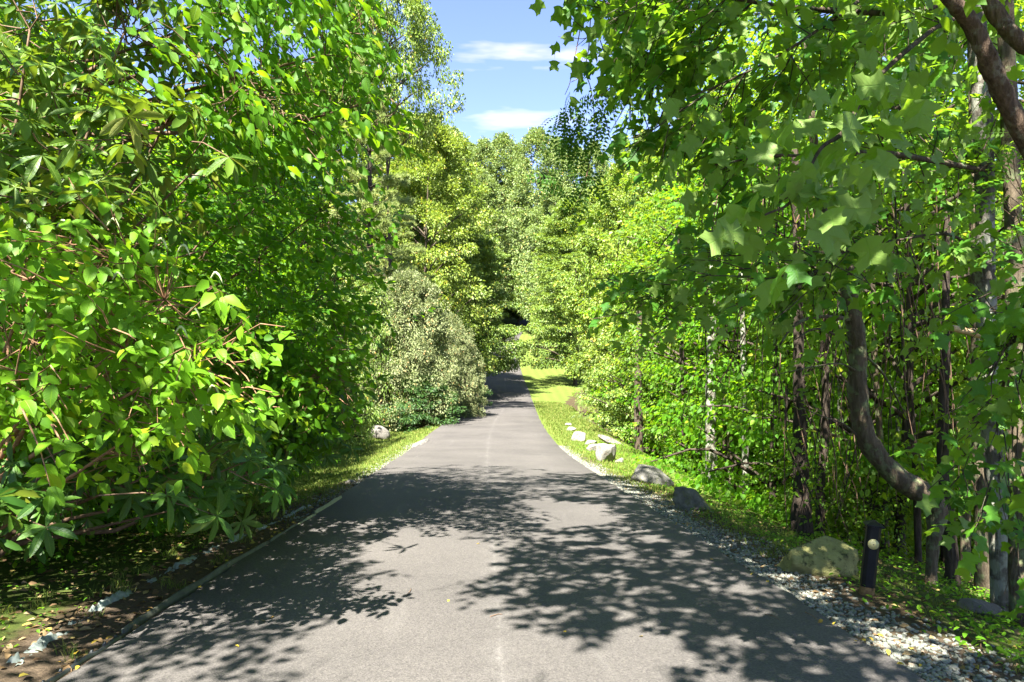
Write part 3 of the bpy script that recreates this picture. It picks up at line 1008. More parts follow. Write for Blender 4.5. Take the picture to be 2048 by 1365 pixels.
# --- along the road, beyond the near plants
G1 = 'trees along the drive'
for row in [
    ('laurel', 'laurel_bush', 'pale grey-green laurel bush bulging towards the road', 'bush', 812, 548, 35, 214),
    ('laurel', 'laurel_bush', 'smaller pale laurel bush nearest the asphalt below the layered tree', 'bush', 902, 632, 40, 130),
    ('shrub', 'evergreen_shrub', 'dark green shrub in the shade below the pale laurel bush', 'shrub', 846, 752, 33.5, 150),
    ('shrub', 'evergreen_shrub', 'dark shrub at the road edge where the asphalt dips', 'shrub', 925, 735, 43, 100),
    ('rbush', 'leafy_bush', 'yellow-green bush with long leaves above the sunny patch of lawn', 'bush', 676, 590, 25, 150),
    ('rbush', 'leafy_bush', 'bright bush squeezed between the pale laurel and the left thicket', 'bush', 735, 560, 34, 150),
    ('pine', 'pine_tree', 'soft-needled pine with pale drooping boughs behind the thicket', 'tree', 738, 90, 38, 300),
    ('pine', 'pine_tree', 'shorter pine with feathery boughs above the pale laurel', 'tree', 772, 350, 52, 250),
    ('open', 'tall_tree', 'tall open tree reaching into the sky left of the gap', 'tree', 782, -90, 42, 260),
    ('sunny', 'roadside_tree', 'yellow-green tree standing tallest left of the bend', 'tree', 862, 235, 60, 240),
    ('oak_t', 'roadside_tree', 'dark green tree behind the yellow-green one', 'tree', 820, 235, 70, 300),
    ('layer', 'roadside_tree', 'tree with flat layered branches hanging over the far road', 'tree', 948, 470, 67, 205),
    ('sunny', 'roadside_tree', 'pale yellow tree rising above the layered branches', 'tree', 885, 320, 94, 150),
    ('oak_t', 'roadside_tree', 'green tree on the slope left of the ridge gap', 'tree', 868, 262, 102, 190),
    ('oak_t', 'roadside_tree', 'tall tree on the bank behind the soft-needled pine', 'tree', 690, 110, 64, 300),
    ('sunny', 'roadside_tree', 'yellowish tree high on the left bank behind the thicket', 'tree', 600, 130, 58, 320),
    ('layer_t', 'roadside_tree', 'layered tree crowding the right edge of the far lawn', 'tree', 1150, 400, 78, 190),
    ('oak_t', 'roadside_tree', 'leafy tree overhanging the mown lawn with branches to the grass', 'tree', 1245, 330, 54, 230),
    ('sunny', 'roadside_tree', 'bright tree on the right bank behind the hanging sprays', 'tree', 1318, 285, 40, 270),
    ('locust_t', 'locust_tree', 'small feathery-leaved tree on the shaded bank by the lawn', 'tree', 1232, 610, 42, 160),
    ('oak', 'roadside_tree', 'broad tree at the top of the right bank near the boulders', 'tree', 1395, 230, 30, 330),
    ('layer', 'roadside_tree', 'low layered tree just below the right bank', 'tree', 1320, 560, 31, 240),
]:
    plant_px(*row, group=G1)
G2 = 'trees on the far ridge'
rs = RS(5)
rid = [(868, 236, 150), (902, 262, 162), (932, 292, 175), (962, 282, 168), (1000, 272, 172), (1038, 292, 180), (1074, 262, 158), (1108, 280, 165), (1150, 300, 176), (1190, 290, 160), (1236, 276, 170), (1285, 270, 165), (1330, 268, 160)]
for k, (px, tp_, Y) in enumerate(rid):
    where = ['leftmost tree', 'second tree from the left', 'third tree from the left', 'fourth tree from the left', 'fifth tree from the left', 'middle tree', 'tall twin-topped tree right of the middle', 'sixth tree from the right', 'fifth tree from the right', 'fourth tree from the right', 'third tree from the right', 'second tree from the right', 'rightmost tree'][k]
    plant_px(['spire', 'spire_b'][k % 2], 'ridge_tree', where + ' of the pale row on the skyline', 'tree', px, tp_, Y, rs.uniform(88, 120), G2)
for k, (px, tp_, Y, w, lab) in enumerate([
    (900, 350, 146, 120, 'tree below the skyline directly left of the notch'),
    (1040, 400, 196, 110, 'slim tree closing the notch above the far lawn'),
    (1104, 360, 138, 120, 'tree below the skyline right of the notch'),
    (892, 430, 124, 110, 'tree behind the far end of the road on its left'),
    (1128, 470, 112, 120, 'tree right of the far lawn behind the layered tree'),
    (1160, 380, 120, 150, 'tree between the skyline row and the bright bank tree'),
    (1230, 360, 100, 180, 'tree half hidden behind the hanging sprays'),
    (1310, 330, 90, 220, 'tree behind the bright tree on the bank'),
    (958, 345, 154, 105, 'pale tree on the hillside left of the far road end'),
    (1000, 385, 186, 90, 'pale tree closing the view straight above the far road'),
    (932, 330, 160, 100, 'pale tree between the layered tree and the skyline row')]):
    plant_px(['sunny', 'oak_t', 'spire_b'][k % 3], 'hillside_tree', lab, 'tree', px, tp_, Y, w, 'trees on the far hillside')

# --- the thicket on the left: bushes behind the near plants, on the rising bank
rs = RS(8)
k = 0
for (x, y, h, w) in [(-5.2, 7.2, 4.6, 3.6), (-6.8, 5.4, 5.4, 4.0), (-6.0, 9.6, 5.2, 4.2), (-8.0, 8.0, 6.6, 4.6), (-7.2, 12.5, 6.6, 4.8), (-5.8, 13.4, 4.6, 3.6), (-9.8, 11.0, 7.6, 5.2), (-8.2, 16.5, 7.2, 5.2), (-6.4, 17.4, 5.0, 3.8), (-11, 15, 8.4, 5.6), (-9.4, 21, 8.4, 5.6), (-7.6, 22.5, 5.6, 4.4), (-12.5, 20, 9.6, 6), (-10.5, 27, 9.5, 6), (-8.6, 6.2, 9.0, 5.0), (-9.6, 9.4, 10.0, 5.4), (-12.5, 12.5, 12.5, 6.4), (-13.5, 17, 14, 7), (-7.4, 19.6, 6.4, 4.4), (-9.4, 25.5, 9, 5.4), (-15, 24, 12, 7)]:
    lab = ['dark bush deep in the left thicket, close to the camera', 'dark bush in the left thicket above the bare soil', 'bush in the left thicket at the bend of the edging board', 'tall bush at the back of the left thicket', 'bush in the left thicket behind the drooping branches', 'bush at the foot of the left thicket beside the swale', 'tall leafy mass at the top of the left thicket', 'bush at the far end of the left thicket', 'low bush by the grass swale', 'tall bush topping the left bank', 'tall bush behind the pine boughs', 'bush beside the sunny lawn patch', 'tallest bush on the left bank', 'bush behind the soft-needled pine', 'tall leafy growth in the upper left corner', 'tall leafy growth behind the pale rosettes', 'tall leafy growth behind the drooping branches', 'highest growth on the left bank behind the round-leaved tree', 'bush on the bank behind the leaning upright twigs', 'bush on the bank left of the shorter pine', 'bush high on the bank at the far left'][k]
    plant('wall', 'thicket_bush', lab, 'bush', x, y, h, w, group='bushes of the left thicket', rs=rs)
    k += 1

# --- the wood on the right: young trees and undergrowth going down the slope
rs = RS(9)
spots = []
tries = 0
while len(spots) < 46 and tries < 4000:
    tries += 1
    y = rs.uniform(6.5, 40); x = rs.uniform(3.4, 27)
    px = x / y * F + 1024
    if px < 1330 + max(0, (26 - y)) * 4 or px > 2180:
        continue
    if x - road_x(y) < (5.6 if y < 22 else 8.0):
        continue
    if all((x - a) ** 2 + (y - b) ** 2 > 2.2 for a, b in spots):
        spots.append((x, y))
spots.sort(key=lambda s: s[1])
ORD = 'first second third fourth fifth sixth seventh eighth ninth tenth eleventh twelfth thirteenth fourteenth fifteenth sixteenth seventeenth eighteenth nineteenth twentieth twenty-first twenty-second twenty-third twenty-fourth'.split()


def from_left(rows):
    """Rank of each (key, px) among those with its key, counted from the left."""
    out = []
    for i, (key, px) in enumerate(rows):
        out.append(sum(1 for k2, p2 in rows if k2 == key and p2 < px))
    return out


def wood_zone(x, y):
    px = x / y * F + 1024
    return (('front row' if y < 11 else ('middle' if y < 20 else 'depth')), 'behind the bollard' if px > 1640 and y < 14 else ('behind the curved trunk' if px > 1640 else ('behind the mossy boulder' if px > 1500 else 'beyond the dark boulders')))


rank = from_left([(wood_zone(x, y), x / y) for x, y in spots])
for k, (x, y) in enumerate(spots):
    px = x / y * F + 1024
    zone_l = 'behind the bollard' if px > 1640 and y < 14 else ('behind the curved trunk' if px > 1640 else ('behind the mossy boulder' if px > 1500 else 'beyond the dark boulders'))
    dep = 'front row' if y < 11 else ('middle' if y < 20 else 'depth')
    plant(['sap', 'sap_b', 'sap_c'][k % 3], 'young_tree', '%s young tree from the left in the %s of the wood %s' % (ORD[rank[k]], dep, zone_l), 'tree', x, y, rs.uniform(6.5, 11.5) * (1 + y / 60), None, group='young trees of the right wood, %s %s' % (dep, zone_l), rs=rs)
cnt = 0
us = []
tries = 0
while len(us) < 40 and tries < 4000:
    tries += 1
    y = rs.uniform(7, 36); x = rs.uniform(3.8, 24)
    px = x / y * F + 1024
    if px < 1300 or px > 2150 or x - road_x(y) < (5.4 if y < 15 else 7.2):
        continue
    if all((x - a) ** 2 + (y - b) ** 2 > 1.6 for a, b in us):
        us.append((x, y))
def floor_zone(x, y):
    px = x / y * F + 1024
    return ('near' if y < 13 else ('further' if y < 22 else 'farthest')), ('below the curved trunk' if px > 1640 else ('below the mossy boulder' if px > 1500 else 'below the bank with the dark boulders'))


rank = from_left([(floor_zone(x, y), x / y) for x, y in us])
for k, (x, y) in enumerate(us):
    px = x / y * F + 1024
    nf_ = floor_zone(x, y)[0]
    zone_l = 'below the curved trunk' if px > 1640 else ('below the mossy boulder' if px > 1500 else 'below the bank with the dark boulders')
    plant('under', 'undergrowth_bush', '%s low bush from left, %s wood floor %s' % (ORD[rank[k]], nf_, zone_l), 'bush', x, y, rs.uniform(1.3, 2.6), None, group='undergrowth bushes ' + zone_l, rs=rs)

# --- crowns of the taller wood trees closing the right side of the sky
for (x, y, h, w, lab) in [(9.5, 13, 14, 6.5, 'tall tree in the wood straight behind the curved trunk'), (14, 18, 16, 8, 'tall tree closing the right edge of the picture'), (10.5, 22, 15, 7.5, 'tall tree in the wood above the dark boulders'), (17, 27, 18, 9, 'tall tree deep in the right wood'), (12, 32, 17, 9, 'tall tree far down the right bank')]:
    plant('sap_b', 'wood_tree', lab, 'tree', x, y, h, w, group='taller trees of the right wood', rs=rs)

# ------------------------------------------------------------------ near plants on the left
SUNV = np.array(SUN)
rs = RS(41)
# rhododendron, upper left
b0 = np.array((-4.9, 6.0, gz(-4.9, 6.0)))
rh = thing('rhododendron', 'tall rhododendron with long pale leaves in rosettes above the bright shrub', 'shrub', b0)
poly = [(-60, -60), (330, -60), (400, 120), (395, 330), (330, 480), (-60, 520)]
tips = region(poly, 4.7, 7.2, 330, rs, 1.0, 70, .26)
pos, d, n = whorls(tips, rs.normal(0, .35, (len(tips), 3)) + (.25, -.25, .75), 8, rs, 55, 125)
put_leaves(rh, b0, 'long', 'long_s', 'rhodo', pos, d, n, rs.uniform(.14, .25, len(pos)), rs)
tg = [P(120, 300, 5.6), P(330, 250, 5.4), P(60, 60, 5.8), P(250, 60, 6.0), P(380, 350, 5.8), P(20, 420, 5.0), P(330, 430, 5.6), P(180, 180, 6.4)]
pa = stems(rh, b0, tg, 'branch', 'twig', .035, rs)
allp = np.concatenate(pa)
near_i = [int(np.argmin(np.sum((allp - t) ** 2, 1))) for t in tips]
twigs(rh, b0, allp[near_i], tips, 'twig', .008, rs)

# bright ovate-leaved shrub
b0 = np.array((-4.2, 4.9, gz(-4.2, 4.9)))
cl = thing('pepperbush', 'bright green shrub with broad leaves and drooping flower spikes', 'shrub', b0)
poly = [(-60, 470), (150, 440), (330, 490), (430, 610), (455, 760), (400, 880), (250, 905), (80, 900), (-60, 880)]
bs = region(poly, 3.9, 5.6, 520, rs, 1.1, 84, .20)
dd = norm(rs.normal(0, .45, (len(bs), 3)) + (.75, -.35, -.15))
pos, d, n = sprays(bs - dd * .14, dd, 6, rs.uniform(.22, .38, len(bs)), rs, 58, (.15, -.35, .9), .35, .30)
put_leaves(cl, b0, 'ovate', 'ovate_s', 'clethra', pos, d, n, rs.uniform(.060, .132, len(pos)), rs)
tg = [P(60, 560, 4.7), P(230, 520, 4.6), P(330, 600, 4.5), P(380, 720, 4.5), P(250, 700, 4.4), P(100, 760, 4.3), P(310, 840, 4.6)]
pa = stems(cl, b0, tg, 'branch', 'twig_red', .028, rs)
allp = np.concatenate(pa)
near_i = [int(np.argmin(np.sum((allp - t) ** 2, 1))) for t in bs]
twigs(cl, b0, allp[near_i], bs + dd * .12, 'twig_red', .006, rs)
for (px, py) in [(115, 455), (215, 452), (310, 492), (355, 505), (420, 560), (375, 630), (350, 668), (415, 785), (400, 822), (225, 560), (70, 620)]:
    q = P(px, py, 4.25)
    a = Acc()
    tt = np.linspace(0, 1, 9)
    pt = q + np.stack([.085 * tt, -.02 * tt, .05 * np.sin(tt * 3.0) - .03 * tt ** 2], -1)
    tube(a, pt, [.004, .007, .007, .003], 6, rough=.35, seed=px)
    link('flower_spike', a.mesh('flower_spike', plain_mat('flower_spike', (.30, .38, .16), (.46, .50, .28), .7, .2, 60), True, b0), cl)

# rhododendron, low left, in shade
b0 = np.array((-4.6, 5.9, gz(-4.6, 5.9)))
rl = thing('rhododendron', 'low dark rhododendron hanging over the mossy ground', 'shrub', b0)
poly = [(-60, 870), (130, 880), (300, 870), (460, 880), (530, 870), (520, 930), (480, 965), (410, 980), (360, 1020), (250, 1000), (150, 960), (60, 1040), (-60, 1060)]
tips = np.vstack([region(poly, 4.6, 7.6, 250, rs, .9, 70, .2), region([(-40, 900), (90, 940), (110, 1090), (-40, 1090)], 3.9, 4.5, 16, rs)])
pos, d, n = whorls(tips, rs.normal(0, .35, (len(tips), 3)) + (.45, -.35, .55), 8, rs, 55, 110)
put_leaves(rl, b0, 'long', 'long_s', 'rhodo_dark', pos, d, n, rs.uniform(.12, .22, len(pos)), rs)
tg = [P(80, 950, 4.4), P(280, 960, 5.2), P(420, 960, 5.8), P(540, 940, 6.6), P(160, 1000, 4.8), P(30, 1040, 4.1), P(350, 1020, 5.6)]
pa = stems(rl, b0, tg, 'branch', 'twig', .030, rs)
allp = np.concatenate(pa)
near_i = [int(np.argmin(np.sum((allp - t) ** 2, 1))) for t in tips]
twigs(rl, b0, allp[near_i], tips, 'twig', .007, rs)

# tree drooping over from the upper left
b0 = np.array((-6.2, 7.8, gz(-6.2, 7.8)))
sb = thing('silverbell_tree', 'tree with drooping dark leaves hanging down from the upper left', 'tree', b0)
poly = [(330, -80), (700, -80), (735, 60), (790, 170), (825, 250), (770, 262), (700, 215), (650, 290), (560, 240), (480, 300), (400, 220), (330, 120)]
bs = region(poly, 5.6, 8.6, 520, rs, 1.0, 110, .26)
bs = bs[bs[:, 0] / bs[:, 1] * F + 1024 < 800]
dd = norm(rs.normal(0, .4, (len(bs), 3)) + (.75, -.2, -.45))
pos, d, n = sprays(bs - dd * .15, dd, 7, rs.uniform(.28, .48, len(bs)), rs, 48, (.1, -.3, .9), .4, .45)
put_leaves(sb, b0, 'ovate', 'ovate_s', 'silverbell', pos, d, n, rs.uniform(.085, .145, len(pos)), rs)
tg = [P(420, 40, 6.8), P(560, 20, 6.6), P(650, 110, 6.6), P(760, 200, 6.8), P(520, 180, 6.4), P(700, -60, 7.4), P(600, 230, 6.8)]
st = b0 + (.4, -.2, 4.2)
a = Acc(); tube(a, smooth_path([b0 - (0, 0, .4), b0 + (.1, .1, 1.5), b0 + (.25, -.1, 3), st, st + (.1, .1, 2.5), st + (.0, .3, 5)], 4), [.12, .10, .08, .05, .02], 8, rough=.06)
link('trunk', a.mesh('trunk', M['bark'], True, b0), sb)
pa = stems(sb, b0, tg, 'branch', 'twig', .035, rs, start=st)
allp = np.concatenate(pa)
near_i = [int(np.argmin(np.sum((allp - t) ** 2, 1))) for t in bs]
twigs(sb, b0, allp[near_i], bs + dd * .15, 'twig', .006, rs)

# round-leaved tree in the middle of the left wall
b0 = np.array((-6.4, 9.8, gz(-6.4, 9.8)))
rt = thing('birch_tree', 'small tree with many round green leaves in the middle of the thicket', 'tree', b0)
poly = [(330, 200), (470, 200), (580, 270), (610, 260), (690, 430), (705, 560), (680, 700), (610, 745), (500, 720), (430, 640), (380, 480)]
bs = region(poly, 7.6, 11.2, 900, rs, 1.0, 130, .34)
dd = norm(rs.normal(0, .45, (len(bs), 3)) + (.75, -.35, -.15))
pos, d, n = sprays(bs - dd * .2, dd, 7, rs.uniform(.30, .55, len(bs)), rs, 55, (.1, -.3, .9), .4, .25)
put_leaves(rt, b0, 'round', 'round', 'round', pos, d, n, rs.uniform(.075, .135, len(pos)), rs)
tg = [P(440, 340, 9.2), P(560, 380, 9), P(640, 420, 9), P(520, 520, 9), P(620, 600, 9.4), P(560, 680, 9.4), P(420, 260, 9.6), P(600, 300, 9.4)]
st = b0 + (.3, -.1, 1.0)
a = Acc(); tube(a, smooth_path([b0 - (0, 0, .3), b0 + (.15, .05, .5), st, st + (.1, .2, 2), st + (0, .1, 4)], 4), [.09, .07, .06, .04, .015], 8, rough=.06)
link('trunk', a.mesh('trunk', M['bark'], True, b0), rt)
pa = stems(rt, b0, tg, 'branch', 'twig', .03, rs, start=st)
allp = np.concatenate(pa)
near_i = [int(np.argmin(np.sum((allp - t) ** 2, 1))) for t in bs]
twigs(rt, b0, allp[near_i], bs + dd * .15, 'twig', .006, rs)

# mixed dark shrub further along the wall
b0 = np.array((-5.0, 10.6, gz(-5.0, 10.6)))
md = thing('witch_hazel', 'shrub with upright twigs leaning out above the grass swale', 'shrub', b0)
poly = [(440, 640), (520, 700), (620, 735), (700, 680), (690, 770), (625, 830), (560, 890), (505, 925), (460, 900), (430, 760)]
bs = region(poly, 7.6, 11.0, 640, rs, 1.0, 110, .30)
dd = norm(rs.normal(0, .45, (len(bs), 3)) + (.7, -.4, -.1))
pos, d, n = sprays(bs - dd * .2, dd, 6, rs.uniform(.26, .5, len(bs)), rs, 52, (.1, -.3, .9), .4, .3)
put_leaves(md, b0, 'ovate', 'ovate_s', 'silverbell', pos, d, n, rs.uniform(.08, .15, len(pos)), rs)
tg = [P(480, 700, 8.8), P(560, 720, 9), P(620, 760, 9), P(640, 740, 9.6), P(580, 860, 9.2), P(520, 860, 9), P(630, 820, 10)]
pa = stems(md, b0, tg, 'branch', 'twig_red', .028, rs)
allp = np.concatenate(pa)
near_i = [int(np.argmin(np.sum((allp - t) ** 2, 1))) for t in bs]
twigs(md, b0, allp[near_i], bs + dd * .12, 'twig_red', .006, rs)

# rhododendron at the swale
b0 = np.array((-5.2, 11.2, gz(-5.2, 11.2)))
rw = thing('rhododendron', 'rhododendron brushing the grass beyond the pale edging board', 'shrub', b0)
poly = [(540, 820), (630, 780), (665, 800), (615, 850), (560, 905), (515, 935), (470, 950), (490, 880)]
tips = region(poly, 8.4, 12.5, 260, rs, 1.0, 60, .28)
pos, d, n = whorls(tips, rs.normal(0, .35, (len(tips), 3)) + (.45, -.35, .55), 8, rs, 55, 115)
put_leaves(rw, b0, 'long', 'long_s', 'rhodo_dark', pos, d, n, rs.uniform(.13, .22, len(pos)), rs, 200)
tg = [P(550, 900, 9.4), P(600, 880, 10), P(640, 840, 11), P(540, 950, 9)]
pa = stems(rw, b0, tg, 'branch', 'twig', .03, rs)

# ------------------------------------------------------------------ near trees on the right
def trunk_px(name, label, pts, Y, rpx, mat, parent=None, base=None, sides=10, rough=.06, seed=1, yvar=0.0):
    """A trunk or limb traced by pixels at distance Y."""
    q = np.array([P(x, y, Y + yvar * k) for k, (x, y) in enumerate(pts)])
    a = Acc()
    tube(a, smooth_path(q, 5), np.asarray(rpx, float) * Y / F, sides, rough=rough, seed=seed)
    return a, q


# pale lichened tulip tree with the big leaves
Yt = 6.6
pts = [(2012, 1300), (2005, 1210), (1990, 950), (1972, 640), (1968, 300), (1956, 120), (1950, -150), (1955, -500), (1950, -900)]
b0 = P(2008, 1240, Yt); b0[2] = gz(b0[0], b0[1])
tu = thing('tulip_tree', 'tulip tree with pale lichened trunk and large lobed leaves', 'tree', b0)
a, q = trunk_px('trunk', '', pts, Yt, [20, 19, 18, 18, 17, 15, 12], 'bark_pale', seed=4)
link('trunk', a.mesh('trunk', M['bark_pale'], True, b0), tu)
branches = [
    ([(1955, 60, 6.5), (1900, 40, 5.2), (1760, 150, 4.0), (1690, 260, 3.5), (1640, 300, 3.3), (1585, 400, 3.2), (1530, 430, 3.1)], .016),
    ([(1955, -60, 6.5), (1850, 20, 6.0), (1640, 20, 5.6), (1480, 0, 5.3), (1330, -30, 5.2)], .03),
    ([(1760, -30, 6.0), (1680, 30, 5.4), (1560, 110, 5.0), (1460, 160, 4.9), (1380, 195, 4.8)], .014),
    ([(1968, 340, 6.5), (1880, 325, 5.8), (1760, 305, 5.2), (1640, 312, 4.8), (1540, 312, 4.7), (1430, 330, 4.6)], .022),
    ([(1955, -100, 6.5), (1700, -60, 6.2), (1450, -80, 6.2), (1290, -10, 6.4), (1230, 60, 6.6)], .03),
    ([(1972, 520, 6.5), (1900, 470, 5.9), (1800, 480, 5.6), (1700, 500, 5.4), (1640, 540, 5.3)], .014),
    ([(1990, 800, 6.5), (2010, 760, 5.6), (2040, 640, 5.0), (2080, 520, 4.8)], .014),
]
bpts = []
for k, (bp, r) in enumerate(branches):
    path = smooth_path([P(*w) for w in bp], 6)
    a = Acc(); tube(a, path, [r * 1.2, r * .7, r * .28], 6, rough=.1, seed=k)
    link('branch', a.mesh('branch', M['bark'], True, b0), tu)
    bpts.append(path)
rs = RS(52)
PO, DI, NO, SZ = [], [], [], []
# leaves hanging along the nearest branches
for path, cnt, spread, s0, s1 in ((bpts[0], 130, .27, .10, .165), (bpts[3], 80, .30, .095, .15), (bpts[2], 50, .34, .11, .17), (bpts[5], 44, .30, .10, .16), (bpts[1], 60, .40, .11, .17), (bpts[6], 40, .30, .10, .16)):
    t = rs.uniform(.18, 1, cnt)
    i = (t * (len(path) - 1)).astype(int)
    c = path[i] + rs.normal(0, 1, (cnt, 3)) * spread * np.array([.7, .5, .6]) + (0, 0, -.05)
    PO.append(c); DI.append(norm(rs.normal(0, .5, (cnt, 3)) + (-.55, -.35, -.45))); NO.append(norm(rs.normal(0, .35, (cnt, 3)) + (.10, .75, .55))); SZ.append(rs.uniform(s0, s1, cnt))
# the hanging mass over the right half of the sky
for poly, zl, zh, ns, s0, s1 in (
    ([(1130, -110), (1420, -110), (1420, 110), (1340, 190), (1290, 190), (1250, 70), (1200, -10)], 5.6, 7.4, 150, .10, .16),
    ([(1400, -80), (2100, -80), (2100, 180), (1800, 200), (1500, 230), (1380, 190)], 5.0, 7.4, 170, .09, .145),
    ([(1275, 240), (1360, 200), (1500, 220), (1480, 330), (1330, 340), (1290, 310)], 5.2, 6.6, 60, .09, .14),
    ([(1480, 240), (2080, 200), (2080, 480), (1800, 480), (1560, 420)], 5.4, 7.6, 95, .08, .13),
    ([(1420, 420), (1720, 470), (1730, 610), (1560, 640), (1400, 560)], 5.2, 6.4, 46, .09, .14),
    ([(1215, 480), (1420, 420), (1420, 560), (1300, 640), (1220, 560)], 6.0, 8.0, 60, .09, .13),
    ([(1880, 480), (2090, 470), (2090, 860), (1960, 860), (1920, 640)], 4.6, 6.2, 60, .09, .14),
    ([(1900, 920), (2090, 880), (2090, 1160), (1960, 1130)], 4.6, 6.0, 26, .09, .14)):
    bs = region(poly, zl, zh, ns, rs, 1.0, max(12, ns // 5), .20)
    dd = norm(rs.normal(0, .5, (ns, 3)) + (-.6, -.25, -.35))
    p1, d1, n1 = sprays(bs - dd * .2, dd, 6, rs.uniform(.35, .6, ns), rs, 60, (0, .15, 1), .35, .35)
    PO.append(p1); DI.append(d1); NO.append(n1); SZ.append(rs.uniform(s0, s1, len(p1)))
    allb = np.concatenate(bpts)
    ni = [int(np.argmin(np.sum((allb - t) ** 2, 1))) for t in bs]
    twigs(tu, b0, allb[ni], bs + dd * .25, 'bark', .006, rs)

# what the crown holds above the picture: leaf sprays between the sun and the shaded parts of the road
lit = [
    [(540, 1420), (590, 1270), (690, 1190), (800, 1140), (880, 1090), (1010, 1085), (1020, 1150), (890, 1175), (930, 1205), (1080, 1215), (1060, 1262), (1180, 1270), (1300, 1235), (1400, 1290), (1380, 1420)],
    [(700, 1050), (900, 1030), (960, 1050), (900, 1105), (740, 1130)],
    [(1040, 1000), (1220, 1005), (1260, 1040), (1100, 1062)],
    [(690, 900), (760, 925), (930, 968), (1180, 938), (1150, 860), (900, 840)],
]
gx_, gy_, = [], []
rs = RS(77)
sh = []
while len(sh) < 2400:
    Xg, Yg = rs.uniform(-5.0, 4.4), rs.uniform(2.4, 15.6)
    if Xg < -3.0 and (Yg > 6.5 or rs.uniform() < .4):
        continue
    px = 1024 + Xg / Yg * F; py = 682.5 + (CAM_H / Yg + .088) * F
    if py < 948 or any(in_poly(np.array([px]), np.array([py]), pl)[0] for pl in lit):
        continue
    if Yg > 7.5 and rs.uniform() < .30:
        continue
    sh.append((Xg, Yg))
sh = np.array(sh)
Hh = np.maximum(rs.uniform(4.6, 7.0, len(sh)), 0.48 * sh[:, 1] + 2.2 + rs.uniform(0, 1.5, len(sh)))
gz0 = ground_z(sh[:, 0], sh[:, 1])
over = np.stack([sh[:, 0], sh[:, 1], gz0], -1) + (SUNV / SUNV[2])[None] * Hh[:, None]
over = over[~seen(over, 150)]
side_r = over[:, 0] > -1.6
ov = over[side_r]
dd = norm(rs.normal(0, .6, (len(ov), 3)) + (-.5, -.1, -.1))
p1, d1, n1 = sprays(ov - dd * .22, dd, 6, .44, rs, 62, (0, 0, 1), .25, .15)
PO.append(p1); DI.append(d1); NO.append(n1); SZ.append(rs.uniform(.09, .15, len(p1)))
nc = 190
ex = np.array((2.7, 2.4, 10.2)) + norm(rs.normal(0, 1, (nc, 3))) * (rs.uniform(0, 1, (nc, 1)) ** .4) * np.array((3.0, 3.0, 1.7))
ex = ex[(ex[:, 0] > -.5) & ~seen(ex, 200)]
dd = norm(rs.normal(0, .6, (len(ex), 3)) + (-.3, -.1, -.1))
p1, d1, n1 = sprays(ex - dd * .22, dd, 6, .5, rs, 62, (0, 0, 1), .25, .15)
PO.append(p1); DI.append(d1); NO.append(n1); SZ.append(rs.uniform(.13, .20, len(p1)))
hub = P(1950, -500, Yt)
for tgt in ([-1.0, 2.0, 6.5], [.2, 5.0, 7.2], [-.6, 8.2, 8.4], [1.8, 3.4, 6.6], [1.2, 7.0, 8.0]):
    path = smooth_path([hub + (0, 0, rs.uniform(-.8, 1.2)), (hub + np.array(tgt)) / 2 + (0, 0, .5), np.array(tgt)], 6)
    a = Acc(); tube(a, path, [.05, .03, .01], 6, rough=.08, seed=3)
    link('branch', a.mesh('branch', M['bark_pale'], True, b0), tu); bpts.append(path)
allb = np.concatenate(bpts)
ni = [int(np.argmin(np.sum((allb - t) ** 2, 1))) for t in ov]
twigs(tu, b0, allb[ni], ov, 'bark', .006, rs)
PO, DI, NO, SZ = map(np.concatenate, (PO, DI, NO, SZ))
put_leaves(tu, b0, 'tulip', 'tulip', 'tulip', PO, DI, NO, SZ, rs)
# broken dead limb on the pale trunk
a = Acc()
path = smooth_path([P(2025, 690, 6.45), P(1990, 676, 6.2), P(1940, 664, 6.0), P(1896, 655, 5.85)], 4)
tube(a, path, [.040, .036, .034, .026], 8, rough=.10, seed=5)
o = link('broken_branch', a.mesh('broken_branch', M['dead'], True, b0), tu)
o['label'] = 'bare snapped-off branch stub, tan wood'

# the left roadside tree whose crown shades the road from the other side
ov = over[~side_r]
b1 = np.array((-6.3, 1.2, gz(-6.3, 1.2)))
lt = thing('maple_tree', 'tree left of the camera whose crown shades the left of the road', 'tree', b1)
a = Acc(); tube(a, smooth_path([b1 - (0, 0, .5), b1 + (.1, 0, 2), b1 + (.3, .2, 5), b1 + (.2, .4, 9)], 5), [.2, .16, .12, .05], 9, rough=.06)
link('trunk', a.mesh('trunk', M['bark'], True, b1), lt)
hub = b1 + (.3, .2, 5)
bl = []
for tgt in ([-3.0, 1.0, 6.8], [-2.6, 4.0, 7.4], [-4.0, 3.0, 6.5], [-2.2, 7.0, 8.6], [-3.2, 9.5, 9.5], [-5.0, 5.2, 11.4], [-6.5, 4.0, 11.8], [-4.4, 7.0, 11.6]):
    path = smooth_path([hub + (0, 0, rs.uniform(-.8, 1)), (hub + np.array(tgt)) / 2 + (0, 0, .4), np.array(tgt)], 6)
    a = Acc(); tube(a, path, [.05, .03, .01], 6, rough=.08, seed=3)
    link('branch', a.mesh('branch', M['bark'], True, b1), lt); bl.append(path)
nc = 520
ex = np.array((-5.0, 5.2, 11.6)) + norm(rs.normal(0, 1, (nc, 3))) * (rs.uniform(0, 1, (nc, 1)) ** .4) * np.array((3.0, 3.2, 1.8))
ov = np.vstack([ov, ex[~seen(ex, 200)]])
dd = norm(rs.normal(0, .6, (len(ov), 3)) + (.5, 0, -.1))
p1, d1, n1 = sprays(ov - dd * .22, dd, 6, .44, rs, 60, (0, 0, 1), .25, .15)
v, t, r = scatter('ovate_s', p1, d1, n1, rs.uniform(.09, .15, len(p1)), rs)
link('crown', mesh_np('crown', v - b1, t, M['silverbell'], r), lt)
allb = np.concatenate(bl)
ni = [int(np.argmin(np.sum((allb - t_) ** 2, 1))) for t_ in ov]
